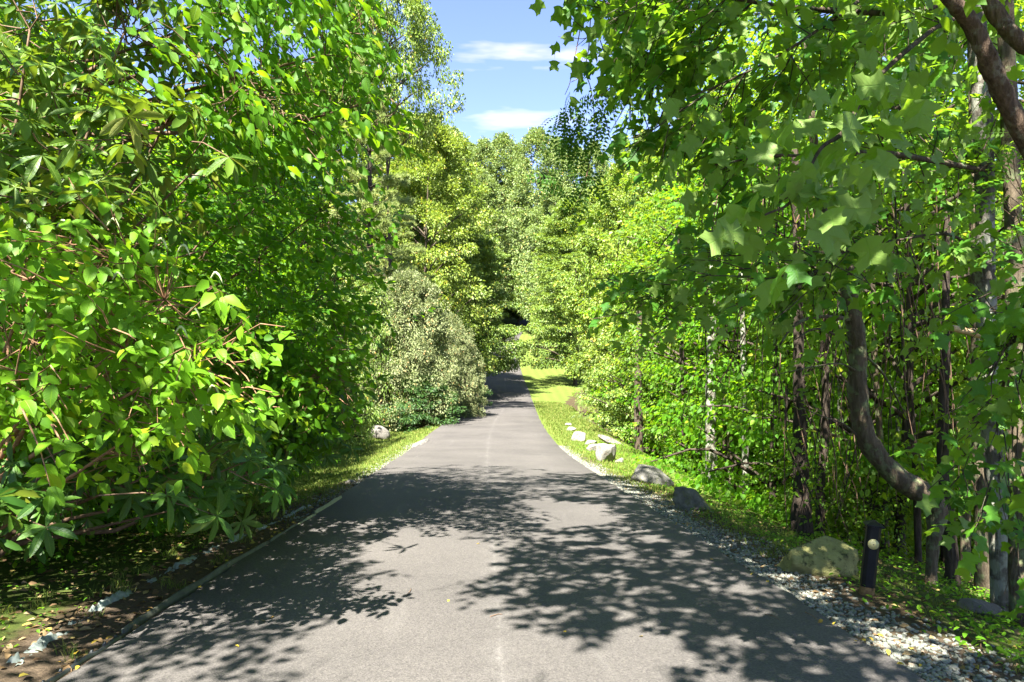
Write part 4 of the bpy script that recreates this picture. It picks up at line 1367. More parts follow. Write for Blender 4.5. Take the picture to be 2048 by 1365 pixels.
twigs(lt, b1, allb[ni], ov, 'bark', .006, rs)

# second trunk at the right edge, mossy
def bare_trunk(name, label, pts, Y, rpx, mat, group=None, limbs=(), seed=1, cat='tree', leaves=0):
    bb = P(pts[0][0], pts[0][1], Y)
    g = gz(bb[0], bb[1])
    bb[2] = g
    o = thing(name, label, cat, bb, group)
    first = P(pts[0][0], pts[0][1], Y)
    q = [P(x, y, Y) for x, y in pts]
    if first[2] > g - .05:
        q = [np.array((first[0], first[1], g - .3))] + q
    a = Acc()
    tube(a, smooth_path(q, 6), np.asarray(rpx, float) * Y / F, 10, rough=.07, seed=seed)
    link('trunk', a.mesh('trunk', M[mat], True, bb), o)
    for k, (lp, lr) in enumerate(limbs):
        a = Acc()
        tube(a, smooth_path([P(*w) for w in lp], 5), [lr, lr * .7, lr * .35], 6, rough=.12, seed=seed + k)
        link('branch', a.mesh('branch', M[mat], True, bb), o)
    if leaves:
        rl_ = RS(seed + 100)
        tip = P(pts[-1][0], pts[-1][1], Y)
        c = tip + rl_.normal(0, 1, (leaves, 3)) * np.array([1.2, 1.0, 1.2]) + (0, 0, .8)
        dd = norm(rl_.normal(0, 1, (leaves, 3)) + (0, 0, -.2))
        p1, d1, n1 = sprays(c, dd, 6, .4, rl_, 55)
        v, t, r = scatter('ovate_s', p1, d1, n1, rl_.uniform(.08, .13, len(p1)), rl_)
        link('crown', mesh_np('crown', v - bb, t, M['wood'], r), o)
    return o


bare_trunk('mossy_trunk_tree', 'mossy trunk at the right edge beside the tulip tree', [(2040, 1270), (2036, 1000), (2030, 600), (2022, 300), (2012, 60), (2005, -300)], 6.1, [19, 18, 17, 16, 15, 12], 'bark_curved', seed=6, leaves=60)
bare_trunk('curved_tree', 'tree with a swan-neck curved brown trunk behind the bollard', [(1862, 1175), (1866, 1090), (1874, 1020), (1846, 988), (1795, 955), (1750, 905), (1726, 855), (1715, 780), (1716, 700), (1708, 640), (1694, 560), (1690, 510), (1672, 470), (1640, 400), (1625, 250), (1610, 60)], 7.9, [11, 11, 12, 20, 23, 22, 20, 19, 18, 17, 16, 15, 13, 11, 9, 7, 4], 'bark_curved', seed=9, leaves=130, limbs=[
    ([(1706, 640, 7.9), (1660, 634, 7.7), (1620, 636, 7.5), (1585, 655, 7.3), (1560, 690, 7.2)], .028),
    ([(1716, 702, 7.9), (1670, 670, 7.8), (1630, 658, 7.6), (1590, 680, 7.5)], .018),
    ([(1718, 745, 7.9), (1680, 728, 7.6), (1620, 735, 7.3), (1560, 748, 7.0)], .012),
    ([(1716, 700, 7.9), (1760, 740, 8.0), (1790, 790, 8.2), (1815, 840, 8.4)], .018),
    ([(1722, 880, 7.9), (1690, 850, 7.8), (1650, 835, 7.6), (1600, 815, 7.4)], .012),
    ([(1690, 540, 7.9), (1740, 480, 7.8), (1800, 440, 7.6), (1860, 400, 7.6)], .02)])
bare_trunk('slim_tree', 'slim straight trunk in dappled light between curved trunk and tulip tree', [(1970, 1205), (1968, 1050), (1962, 900), (1955, 640), (1950, 380), (1945, 100)], 8.6, [19, 17, 15, 13, 11, 8], 'bark_curved', seed=11, leaves=90)
bare_trunk('dark_tree', 'dark vine-hung trunk just behind the mossy boulder', [(1604, 1075), (1602, 960), (1600, 860), (1598, 760), (1596, 600), (1590, 300)], 10.5, [22, 15, 13, 11, 9, 6], 'bark_dark', seed=13, leaves=80, limbs=[([(1598, 775, 10.5), (1620, 740, 10.4), (1640, 710, 10.3), (1650, 650, 10.2)], .05)])
bare_trunk('dark_tree', 'thinner dark trunk right of the vine-hung one', [(1640, 1078), (1642, 960), (1650, 840), (1652, 640), (1660, 350)], 10.8, [12, 9, 8, 7, 4], 'bark_dark', seed=14, leaves=60)
bare_trunk('dark_tree', 'dark trunk bending behind the foot of the curved tree', [(1905, 1170), (1900, 1080), (1890, 1000), (1885, 900), (1890, 700), (1895, 400)], 8.8, [16, 14, 12, 11, 9, 5], 'bark_dark', seed=15, leaves=60)
bare_trunk('sunlit_tree', 'sunlit tan trunk at the edge of the grass behind the dark boulders', [(1424, 990), (1422, 900), (1421, 780), (1425, 600), (1430, 300)], 18, [12, 11, 10, 8, 5], 'bark_pale', seed=16, leaves=120)
bare_trunk('sunlit_tree', 'trunk in shade where the grass bank meets the wood', [(1278, 905), (1277, 850), (1276, 760), (1280, 600)], 26, [10, 9, 8, 6], 'bark', seed=17, leaves=120)
rs = RS(60)
names = ['left of', 'close to', 'just right of', 'far behind']
for k, (px, Y, pb, r) in enumerate([(1368, 22, 935, 5), (1462, 20, 950, 6), (1492, 16, 985, 6), (1545, 14, 1020, 6), (1572, 17, 1000, 7), (1684, 13, 1075, 6), (1712, 12, 1090, 5), (1772, 11.5, 1110, 7), (1806, 12.5, 1110, 6), (1838, 10, 1150, 6), (1930, 11, 1165, 8), (1985, 12, 1150, 8)]):
    w = rs.uniform(-22, 22)
    lab = ['thin pale stem near the flat rocks of the bank', 'thin stem right of the sunlit trunk', 'thin stem between the sunlit trunk and the mossy boulder', 'thin stem left of the vine-hung trunk', 'stem touching the vine-hung trunk on its left', 'thin stem left of the bollard', 'thin stem directly above the bollard', 'dark stem right of the bollard', 'thin stem under the bend of the curved trunk', 'stem beside the foot of the curved trunk', 'dark stem left of the tulip tree', 'stem behind the pale tulip trunk'][k]
    bare_trunk('thin_stem_tree', lab, [(px, pb + 30), (px + w * .3, pb - 160), (px + w, pb - 380), (px + w * 1.4, pb - 700)], Y, [r * 1.2, r, r * .8, r * .5], ['bark_dark', 'bark_curved', 'bark_pale'][k % 3], 'thin stems of the right wood', seed=70 + k, leaves=50)

# leaning reddish tree in the upper right corner
bb = np.array((4.5, 4.3, gz(4.5, 4.3)))
ln_ = thing('leaning_tree', 'tree with reddish-brown limbs slanting across the upper right corner', 'tree', bb)
a = Acc(); tube(a, smooth_path([bb - (0, 0, .4), (4.3, 4.25, .3), (3.7, 4.15, 1.6), P(2052, 275, 4.1), P(2000, 175, 4.05), P(1968, 100, 4.0), P(1940, 45, 4.0), P(1885, -20, 3.9), P(1780, -160, 3.9)], 6), [.09, .08, .068, .056, .053, .050, .046, .036, .026], 12, rough=.11, seed=2)
link('trunk', a.mesh('trunk', M['bark_red'], True, bb), ln_)
a = Acc(); tube(a, smooth_path([np.array((3.55, 4.1, 2.0)), P(2110, 150, 4.3), P(2040, 85, 4.35), P(1990, 25, 4.4), P(1940, -60, 4.5)], 6), [.058, .052, .049, .046, .034], 12, rough=.11, seed=8)
link('branch', a.mesh('branch', M['bark_red'], True, bb), ln_)
rl_ = RS(88)
c = np.concatenate([P(1800, -200, 3.9) + rl_.normal(0, .5, (40, 3)), P(1940, -160, 4.5) + rl_.normal(0, .5, (40, 3))])
p1, d1, n1 = sprays(c, norm(rl_.normal(0, 1, (len(c), 3))), 6, .4, rl_, 55)
v, t, r = scatter('ovate', p1, d1, n1, rl_.uniform(.08, .14, len(p1)), rl_)
link('crown', mesh_np('crown', v - bb, t, M['wood'], r), ln_)

# feathery fronds at the right edge
bf = np.array((4.9, 5.6, gz(4.9, 5.6)))
ff = thing('locust_sapling', 'sapling with feathery yellow-green fronds at the right edge', 'tree', bf)
a = Acc(); tube(a, smooth_path([bf - (0, 0, .3), bf + (-.1, -.05, 1.4), bf + (-.3, -.2, 2.6), bf + (-.35, -.2, 3.6)], 5), [.03, .02, .012], 6)
link('trunk', a.mesh('trunk', M['twig'], True, bf), ff)
rs = RS(61)
pp = region([(1960, 250), (2080, 250), (2080, 480), (1990, 420)], 4.6, 5.6, 26, rs)
put_leaves(ff, bf, 'pinnate', 'pinnate', 'weed', pp, norm(rs.normal(0, .4, (26, 3)) + (-.7, -.3, -.1)), norm(rs.normal(0, .3, (26, 3)) + (0, 0, 1)), rs.uniform(.22, .34, 26), rs, 26, 'frond')
twigs(ff, bf, np.repeat((bf + (-.3, -.2, 2.6))[None], 26, 0), pp, 'twig', .005, rs)

# the spray of small leaflets hanging in the sky gap
vb = P(1190, -60, 7.4)
vl = thing('hanging_vine', 'vine with small dark leaflets dangling in the sky gap from the tulip branches', 'vine', vb)
rs = RS(62)
for pl in ([(1175, -60, 7.4), (1160, 60, 7.35), (1148, 120, 7.3), (1140, 165, 7.3), (1130, 190, 7.3)], [(1185, -60, 7.4), (1178, 90, 7.3), (1170, 140, 7.3), (1182, 180, 7.3), (1190, 260, 7.25), (1178, 330, 7.2)], [(1180, 140, 7.3), (1160, 155, 7.3), (1142, 165, 7.3)], [(1190, 200, 7.25), (1225, 170, 7.3), (1240, 120, 7.4)], [(1178, 330, 7.2), (1165, 380, 7.1), (1140, 430, 7.0)]):
    a = Acc(); tube(a, smooth_path([P(*w) for w in pl], 5), [.006, .005, .003], 4, cap=False)
    link('stem', a.mesh('stem', M['twig'], True, vb), vl)
pp = np.vstack([region([(1095, 235), (1120, 195), (1180, 185), (1215, 200), (1215, 260), (1190, 320), (1160, 300), (1110, 275)], 7.0, 7.5, 58, rs),
                region([(1200, 110), (1245, 95), (1250, 200), (1215, 220)], 7.1, 7.5, 14, rs),
                region([(1110, 300), (1190, 290), (1200, 350), (1150, 430), (1115, 450)], 6.9, 7.4, 26, rs)])
N_ = len(pp)
put_leaves(vl, vb, 'pinnate', 'pinnate', 'locust', pp, norm(rs.normal(0, .55, (N_, 3)) + (-.15, -.1, -.55)), norm(rs.normal(0, .4, (N_, 3)) + (0, -.9, .3)), rs.uniform(.22, .36, N_), rs, 98, 'frond')

# tangled bare vines in the wood
for k, (poly, Y, lab) in enumerate([
    ([(1400, 420), (1660, 420), (1640, 900), (1420, 860)], 8.6, 'tangle of thin bare vines hanging left of the curved trunk'),
    ([(1720, 480), (1900, 480), (1900, 1000), (1760, 1000)], 9.2, 'tangle of thin vines between curved trunk and tulip tree'),
    ([(1560, 850), (1720, 850), (1720, 1080), (1580, 1060)], 10.2, 'twiggy brush between the vine-hung trunk and the bollard')]):
    rs = RS(90 + k)
    p = np.array(poly, float); lo, hi = p.min(0), p.max(0)
    vb = P((lo[0] + hi[0]) / 2, hi[1], Y); vb[2] = gz(vb[0], vb[1])
    tv_ = thing('vine_tangle', lab, 'vine', vb)
    for j in range(22):
        x0 = rs.uniform(lo[0], hi[0]); y0 = lo[1] - rs.uniform(0, 160)
        ym = rs.uniform(lo[1] + .5 * (hi[1] - lo[1]), hi[1] + 60)
        dx = rs.normal(0, 70)
        Yk = Y + rs.uniform(-.9, .9)
        pts = [(x0, y0), (x0 + dx * .3 + rs.normal(0, 10), y0 + (ym - y0) * .35), (x0 + dx * .6 + rs.normal(0, 14), y0 + (ym - y0) * .7), (x0 + dx, ym)]
        a = Acc(); tube(a, smooth_path([P(x, y, Yk) for x, y in pts], 5), [.010, .007, .003], 4, cap=False, rough=.1, seed=j)
        link('stem', a.mesh('stem', M['twig'] if j % 3 else M['bark_dark'], True, vb), tv_)
    c = region(poly, Y - .9, Y + .9, 70, rs)
    p1, d1, n1 = sprays(c, norm(rs.normal(0, 1, (70, 3))), 5, .3, rs, 55)
    v, t, r = scatter('ovate_s', p1, d1, n1, rs.uniform(.06, .11, len(p1)), rs)
    link('foliage', mesh_np('foliage', v - vb, t, M['wood'], r), tv_, kind='stuff')

# ------------------------------------------------------------------ rocks
def rock(name, label, px, py, wpx, hpx, mat, seed, depth=.8, tilt=(0, 0, 0), flatbot=.35, cuts=9, group=None, Yfix=None, sub=4):
    import bmesh
    c = on_plane(px, py) if Yfix is None else None
    if c is None:
        c = P(px, py, Yfix)
    Y = c[1]
    w = wpx * Y / F; h = hpx * Y / F
    bm = bmesh.new()
    bmesh.ops.create_icosphere(bm, subdivisions=sub, radius=1.0)
    v = np.array([x.co[:] for x in bm.verts])
    f = np.array([[x.index for x in fc.verts] for fc in bm.faces])
    bm.free()
    rs = RS(seed)
    for _ in range(cuts):
        nn = norm(rs.normal(0, 1, 3) * (1, 1, .7)); dd_ = rs.uniform(.42, .78)
        k = v @ nn
        v = v - np.maximum(k - dd_, 0)[:, None] * nn * .98
    for sc, am in ((1.6, .07), (4, .045), (9, .028), (20, .016)):
        nz = np.array([mnoise.noise(Vector((x * sc + seed, y * sc, z * sc))) for x, y, z in v])
        v = v * (1 + am * nz)[:, None]
    lo, hi = v.min(0), v.max(0)
    v = (v - (lo + hi) / 2) / (hi - lo)
    R = np.array(Matrix.Rotation(tilt[2], 3, 'Z') @ Matrix.Rotation(tilt[1], 3, 'Y') @ Matrix.Rotation(tilt[0], 3, 'X'))
    v = (v * np.array([w, w * depth, h / (1 - flatbot * .6)])) @ R.T
    o = thing(name, label, 'rock', (c[0], c[1] + w * depth * .3, gz(c[0], c[1] + w * depth * .3)), group)
    v[:, 2] += h / 2 - flatbot * h * .25 - .10 * h
    o.data = None
    me = mesh_np(name, v, f, M[mat], None, False)
    loc = o.location.copy(); lab = label
    bpy.data.objects.remove(o)
    o = thing(name, lab, 'rock', loc, group, me)
    return o


M['rock_moss'] = rock_mat('mossy_lichened_rock', (.15, .15, .055), (.30, .29, .11), (.045, .048, .020), .59, 6)
M['rock_dark'] = rock_mat('dark_grey_rock', (.050, .050, .044), (.17, .165, .145), (.10, .105, .06), .57, 7)
M['rock_white'] = rock_mat('white_quartz_rock', (0.115, 0.106, 0.092), (0.265, 0.254, 0.230), (0.126, 0.086, 0.058), .60, 5)
M['rock_grey'] = rock_mat('pale_grey_rock', (0.092, 0.083, 0.069), (0.196, 0.184, 0.162), (0.058, 0.052, 0.040), .58, 5)
GR = 'boulders along the right verge'
rock('boulder', 'yellow-green lichened boulder beside the bollard', 1650, 1150, 152, 76, 'rock_moss', 3, .75, (.05, .16, -.15), .4, group=GR)
rock('boulder', 'dark angular boulder in shade at the gravel edge', 1394, 1022, 96, 40, 'rock_dark', 15, .7, (0, .38, .1), .4, group=GR)
rock('boulder', 'dark flat-topped boulder on the grass crest', 1308, 970, 88, 34, 'rock_dark', 6, .7, (.1, .20, -.1), .3, group=GR)
rock('boulder', 'upright pale grey boulder in full sun', 1214, 925, 44, 38, 'rock_white', 21, .7, (0, .1, .2), .3, group=GR)
rock('stone', 'small grey stone wedged behind the upright pale boulder', 1238, 926, 20, 10, 'rock_grey', 22, .8, group=GR)
rock('stone', 'white stone with a rusty patch beside the upright boulder', 1189, 903, 32, 15, 'rock_white', 23, .8, group=GR)
rock('stone', 'flat pinkish-white stone in the sunny grass', 1182, 890, 28, 9, 'rock_white', 24, .9, group=GR)
rock('stone', 'chunky white stone in the line along the right verge', 1157, 882, 32, 19, 'rock_white', 25, .8, group=GR)
rock('stone', 'small white stone above the chunky one', 1143, 862, 20, 8, 'rock_white', 26, .9, group=GR)
rock('stone', 'farthest small white stone of the right verge line', 1136, 852, 16, 6, 'rock_white', 27, .9, group=GR)
rock('stone_slab', 'long flat grey slab on the edge of the grass bank', 1226, 890, 64, 12, 'rock_grey', 28, .5, (0, .42, 0), .2, group=GR)
rock('stone_slab', 'flat lichened slab sunk in the ground at the right edge', 1985, 1238, 96, 26, 'rock_grey', 29, .8, (0, .2, .2), .5)
rock('boulder', 'pinkish boulder half under the bushes beyond the left lawn', 757, 880, 44, 30, 'rock_grey', 31, .8)
rock('stone_slab', 'long pale kerb stone flush with the left road edge', 836, 894, 22, 9, 'rock_white', 32, 7.0, (0, 0, -.05), .5)
rock('stone', 'grey stone lying at the left road edge in the dip', 700, 968, 22, 8, 'rock_grey', 33, .8)
rs = RS(34)

# ------------------------------------------------------------------ bollard
def box_bm(verts, faces, name, mat, parent, off, bev=.006, smooth=False):
    import bmesh
    bm = bmesh.new()
    vs = [bm.verts.new(np.asarray(v) - off) for v in verts]
    for f in faces:
        bm.faces.new([vs[i] for i in f])
    if bev:
        bmesh.ops.bevel(bm, geom=bm.edges[:], offset=bev, segments=2, affect='EDGES', profile=.6)
    bmesh.ops.recalc_face_normals(bm, faces=bm.faces[:])
    me = bpy.data.meshes.new(name); bm.to_mesh(me); bm.free()
    me.materials.append(M[mat])
    return link(name, me, parent)


M['post'] = plain_mat('black_stained_wood', (.004, .0045, .005), (.010, .011, .013), .5, .22, 14, .25)
M['post_worn'] = plain_mat('worn_wood', (0.072, 0.043, 0.018), (0.216, 0.137, 0.058), .8, .2, 40, .4)
M['reflector'] = plain_mat('cream_reflector', (.42, .38, .15), (.50, .46, .22), .35, .5, 60, .0)
M['screw'] = plain_mat('dark_screw', (.05, .04, .03), (.09, .07, .05), .4, .5, 60, 0)
pb = on_plane(1733, 1188)
bo = thing('bollard', 'black wooden bollard with a round cream reflector, leaning right', 'bollard', pb)
bo.rotation_euler = (math.radians(-2), math.radians(6.0), math.radians(-14))
bo.scale = (1.26, 1.26, 1.24)
hs = .042; hh = .445
ring = [(hs, -hs * .55), (hs, hs * .55), (hs * .55, hs), (-hs * .55, hs), (-hs, hs * .55), (-hs, -hs * .55), (-hs * .55, -hs), (hs * .55, -hs)]
vv = [(x, y, .05) for x, y in ring] + [(x, y, hh) for x, y in ring]
ff_ = [list(range(8))[::-1], list(range(8, 16))] + [[i, (i + 1) % 8, 8 + (i + 1) % 8, 8 + i] for i in range(8)]
box_bm(vv, ff_, 'post', 'post', bo, np.zeros(3), .004)
vv = [(x * .985, y * .985, -.25) for x, y in ring] + [(x * .985, y * .985, .053 + .012 * math.sin(i * 2.3)) for i, (x, y) in enumerate(ring)]
box_bm(vv, ff_, 'worn_foot', 'post_worn', bo, np.zeros(3), .002)
ro = .052
vv = [(ro, ro, hh), (-ro, ro, hh), (-ro, -ro, hh), (ro, -ro, hh), (ro, ro, hh + .012), (-ro, ro, hh + .012), (-ro, -ro, hh + .012), (ro, -ro, hh + .012), (0, 0, hh + .042)]
box_bm(vv, [[3, 2, 1, 0], [0, 1, 5, 4], [1, 2, 6, 5], [2, 3, 7, 6], [3, 0, 4, 7], [4, 5, 8], [5, 6, 8], [6, 7, 8], [7, 4, 8]], 'cap', 'post', bo, np.zeros(3), .003)
a = Acc(); tube(a, np.array([(-.002, -hs - .001, .335), (-.002, -hs - .007, .335)]), [.0335, .0327], 28)
rf = link('reflector', a.mesh('reflector', M['reflector'], False), bo)
a = Acc(); tube(a, np.array([(-.002, -hs - .006, .335), (-.002, -hs - .0105, .335)]), [.005, .004], 10)
link('screw', a.mesh('screw', M['screw'], False), rf)

# ------------------------------------------------------------------ edging along the left of the road
M['edge_black'] = plain_mat('black_plastic', (.014, .016, .017), (.035, .040, .040), .38, .5, 12, .1)
M['edge_green'] = plain_mat('weathered_green_black_board', (.030, .034, .026), (.070, .075, .055), .6, .35, 10, .2)
M['edge_tan'] = plain_mat('pale_board', (0.173, 0.180, 0.094), (0.259, 0.259, 0.137), .6, .3, 10, .2)
M['sheet'] = plain_mat('crumpled_pale_sheeting', (0.115, 0.144, 0.122), (0.245, 0.274, 0.245), .65, .35, 25, .3)


def board(name, label, pix, h, th, mat, cat='edging', lean=.0):
    g = np.array([on_plane(x, y) for x, y in pix])
    p = smooth_path(g, 6)
    t = norm(np.gradient(p, axis=0)); s = norm(np.cross(t, (0, 0, 1.0)))
    wob = .006 * np.sin(np.arange(len(p)) * .9)
    hh_ = np.asarray(h, float) * np.ones(1) if np.ndim(h) == 0 else np.interp(np.linspace(0, 1, len(p)), np.linspace(0, 1, len(h)), h)
    hh_ = np.ones(len(p)) * hh_
    lo = p - (0, 0, .06)
    hi = p + np.stack([0 * hh_, 0 * hh_, hh_ + wob], -1) - s * (lean * hh_)[:, None]
    v = np.stack([lo - s * th / 2, lo + s * th / 2, hi + s * th / 2, hi - s * th / 2], 1).reshape(-1, 3)
    n = len(p)
    q = []
    for i in range(n - 1):
        for k in range(4):
            q.append([4 * i + k, 4 * i + (k + 1) % 4, 4 * i + 4 + (k + 1) % 4, 4 * i + 4 + k])
    q += [[3, 2, 1, 0], [4 * n - 4, 4 * n - 3, 4 * n - 2, 4 * n - 1]]
    o = thing(name, label, cat, g[0], 'edging along the left of the road', mesh_np(name, v - g[0], None, M[mat], None, False, q))
    return o, p


o, p = board('edging_strip', 'thin black plastic edging with stakes nearest the camera', [(70, 1392), (140, 1342), (200, 1305), (246, 1277)], .022, .02, 'edge_black')
for k in range(2, len(p) - 1, 3):
    a = Acc(); s = p[k] + (-.03, 0, -.05)
    tube(a, np.array([s, s + (0, 0, .05), s + (.01, 0, .078)]), [.014, .014, .008], 7)
    link('stake', a.mesh('stake', M['edge_black'], True, np.array(o.location)), o)
board('edging_board', 'long dark bowed edging board along the left of the road', [(247, 1274), (330, 1222), (410, 1172), (480, 1128), (540, 1092)], [.040, .062, .070, .066, .055], .014, 'edge_green', lean=.25)
board('edging_board', 'middle edging board, dark, curving beside bare soil', [(541, 1091), (575, 1068), (600, 1052), (590, 1058)][:3], [.055, .05, .045], .014, 'edge_green', lean=.2)
board('edging_board', 'pale tan edging board, lower half of the kinked pair', [(596, 1056), (612, 1048), (634, 1036)], [.03, .055, .060], .014, 'edge_tan', lean=.35)
board('edging_board', 'pale tan edging board, farthest and lightest of the row', [(633, 1034), (660, 1018), (686, 1001)], [.075, .085, .080], .014, 'edge_tan', lean=.35)
board('edging_strip', 'thin dark edging running on beyond the pale boards', [(688, 1001), (705, 988), (722, 976)], .03, .02, 'edge_black')

# crumpled sheeting poking out of the soil
g = np.array([on_plane(x, y) for x, y in [(-60, 1372), (10, 1338), (60, 1305), (120, 1268), (190, 1222), (260, 1182), (330, 1148), (400, 1112), (450, 1088), (500, 1066), (560, 1040), (620, 1012), (660, 995)]])
p = smooth_path(g, 14)
rs = RS(35)
n = len(p); W = 9
vv = np.zeros((n, W, 3))
amp = np.clip(.5 + 1.4 * np.sin(np.arange(n) * .33) * np.sin(np.arange(n) * .11 + 1) + .5 * rs.normal(0, 1, n), -.8, 1.25)
for j in range(W):
    s = (j / (W - 1) - .5)
    arch = math.cos(s * math.pi)
    x = s * .10 * (1 + .3 * np.sin(np.arange(n) * .5))
    vv[:, j] = p + np.stack([x * .85, x * .5, arch * .042 * amp - .016 + rs.normal(0, .010, n)], -1)
i = np.arange(n - 1)[:, None] * W + np.arange(W - 1)[None]
q = np.stack([i, i + 1, i + W + 1, i + W], -1).reshape(-1, 4)
thing('buried_sheeting', 'crumpled pale sheeting poking out of the soil along the left edging', 'sheeting', g[0], None, mesh_np('buried_sheeting', vv.reshape(-1, 3) - g[0], None, M['sheet'], None, False, q))

# ------------------------------------------------------------------ gravel, grass, weeds, litter
rs = RS(36)
ico_v = np.array([[0, .526, .851], [0, -.526, .851], [0, .526, -.851], [0, -.526, -.851], [.526, .851, 0], [-.526, .851, 0], [.526, -.851, 0], [-.526, -.851, 0], [.851, 0, .526], [.851, 0, -.526], [-.851, 0, .526], [-.851, 0, -.526]])
ico_f = np.array([[0, 1, 8], [0, 10, 1], [0, 8, 4], [0, 4, 5], [0, 5, 10], [1, 10, 7], [1, 7, 6], [1, 6, 8], [2, 3, 11], [2, 9, 3], [2, 4, 9], [2, 5, 4], [2, 11, 5], [3, 7, 11], [3, 6, 7], [3, 9, 6], [4, 8, 9], [5, 11, 10], [6, 9, 8], [7, 10, 11]])


def stones(X, Y, S, rs, flat=.45):
    N = len(X)
    z = ground_z(X, Y)
    v = ico_v[None] * (1 + rs.normal(0, .22, (N, 12, 1))) * (S[:, None, None] * np.stack([rs.uniform(.8, 1.4, N), rs.uniform(.6, 1.1, N), rs.uniform(.3, .7, N)], -1)[:, None])
    a = rs.uniform(0, 6.28, N); b = rs.normal(0, .35, N)
    ca, sa, cb, sb_ = np.cos(a), np.sin(a), np.cos(b), np.sin(b)
    x, y, zz = v[..., 0], v[..., 1], v[..., 2]
    x, zz = x * cb[:, None] - zz * sb_[:, None], x * sb_[:, None] + zz * cb[:, None]
    x, y = x * ca[:, None] - y * sa[:, None], x * sa[:, None] + y * ca[:, None]
    v = np.stack([x + X[:, None], y + Y[:, None], zz + (z + S * .22)[:, None]], -1)
    f = ico_f[None] + (np.arange(N) * 12)[:, None, None]
    return v.reshape(-1, 3), f.reshape(-1, 3), np.repeat(rs.uniform(0, .999, N), 12)


N = 12500
Y = 2.6 + 21 * rs.uniform(0, 1, N) ** 1.6
wd = .50 * (1 - .5 * sstep(9, 20, Y)) * (1 + .25 * np.sin(Y * 1.9) + .15 * np.sin(Y * 4.3))
U = HALF + .03 + wd * np.abs(rs.normal(0, .62, N)).clip(0, 1.6)
S = rs.uniform(.007, .021, N) * (1 + .4 * (rs.uniform(0, 1, N) > .93))
v, f, r = stones(U + road_x(Y), Y, S, rs)
link('gravel', mesh_np('gravel', v, f, M['gravel'], r), kind='stuff')['label'] = 'grey stone chips along the right road edge'
N = 900
Y = 9 + 16 * rs.uniform(0, 1, N)
U = -(HALF + .03 + .35 * np.abs(rs.normal(0, .6, N)))
v, f, r = stones(U + road_x(Y), Y, rs.uniform(.010, .028, N), rs)
link('gravel', mesh_np('gravel', v, f, M['gravel'], r), kind='stuff')['label'] = 'scattered stone chips along the left road edge'


def blades(X, Y, H, W, rs):
    N = len(X)
    z = ground_z(X, Y) - .005
    a = rs.uniform(0, 6.28, N)
    dx, dy = np.cos(a), np.sin(a)
    lx, ly = rs.normal(0, .45, N) * H, rs.normal(0, .45, N) * H
    b1 = np.stack([X - dx * W, Y - dy * W, z], -1); b2 = np.stack([X + dx * W, Y + dy * W, z], -1)
    m1 = np.stack([X - dx * W * .7 + lx * .35, Y - dy * W * .7 + ly * .35, z + H * .6], -1); m2 = np.stack([X + dx * W * .7 + lx * .35, Y + dy * W * .7 + ly * .35, z + H * .6], -1)
    tp = np.stack([X + lx, Y + ly, z + H * .97], -1)
    v = np.stack([b1, b2, m2, m1, tp], 1).reshape(-1, 3)
    k = (np.arange(N) * 5)[:, None]
    t = np.concatenate([k + [[0, 1, 2]], k + [[0, 2, 3]], k + [[3, 2, 4]]])
    return v, t, np.repeat(rs.uniform(0, .999, N), 5)


rs = RS(37)
acc = Acc()
# left verge and swale
N = 42000
Y = 8.5 + 48 * rs.uniform(0, 1, N) ** 1.9
U = -(HALF + .12 + rs.uniform(0, 1, N) ** .9 * 3.6)
keep = rs.uniform(0, 1, N) < sstep(8.5, 13, Y) * .9 + .12
X = U + road_x(Y)
v, t, r = blades(X[keep], Y[keep], rs.uniform(.025, .065, keep.sum()) * (1 + Y[keep] / 45), .0022 * (1 + Y[keep] / 7), rs)
acc.add(v, t, None, r)
# right verge
N = 46000
Y = 7 + 55 * rs.uniform(0, 1, N) ** 1.9
U = HALF + .06 + rs.uniform(0, 1, N) * (1.6 + 2.0 * sstep(14, 24, Y))
keep = rs.uniform(0, 1, N) < (.25 + .75 * sstep(10, 16, Y)) * sstep(.1, .9, U - HALF + .25 * sstep(14, 24, Y))
X = U + road_x(Y)
v, t, r = blades(X[keep], Y[keep], rs.uniform(.025, .070, keep.sum()) * (1 + Y[keep] / 45), .0022 * (1 + Y[keep] / 7), rs)
acc.add(v, t, None, r)
# near tufts both sides
tc_ = []
for k in range(150):
    yy = rs.uniform(3, 11)
    if rs.uniform() < .45:
        uu = -HALF - rs.uniform(.1, 1.2)
    else:
        uu = HALF + rs.uniform(.55, 2.6)
    tc_.append((uu + float(road_x(yy)), yy))
tc_ = np.array(tc_)
ii = np.repeat(np.arange(150), 26)
X = tc_[ii, 0] + rs.normal(0, .035, len(ii)); Y = tc_[ii, 1] + rs.normal(0, .035, len(ii))
v, t, r = blades(X, Y, rs.uniform(.03, .10, len(ii)), np.full(len(ii), .0026), rs)
acc.add(v, t, None, r)
link('grass', acc.mesh('grass', M['grass']), kind='stuff')['label'] = 'mown grass of the verges'

# low weeds on the right bank and a little moss-leaf on the left
rs = RS(38)
N = 26000
Y = 3 + 22 * rs.uniform(0, 1, N) ** 1.5
U = HALF + .55 + rs.uniform(0, 1, N) ** .8 * 4.6
X = U + road_x(Y)
cl_ = np.sin(X * 2.3 + 1.1 * np.sin(Y * 1.7)) * np.cos(Y * 1.9 - X * .7) + rs.normal(0, .35, N)
k = cl_ > -.35
X, Y = X[k], Y[k]; N = len(X)
pos = np.stack([X, Y, ground_z(X, Y) + rs.uniform(.01, .09, N)], -1)
v, t, r = scatter('ovate_s', pos, norm(rs.normal(0, 1, (N, 3)) * (1, 1, .35)), norm(rs.normal(0, .35, (N, 3)) + (0, 0, 1)), rs.uniform(.025, .060, N), rs)
link('weeds', mesh_np('weeds', v, t, M['weed'], r), kind='stuff')['label'] = 'low green weeds covering the right bank'
N = 2600
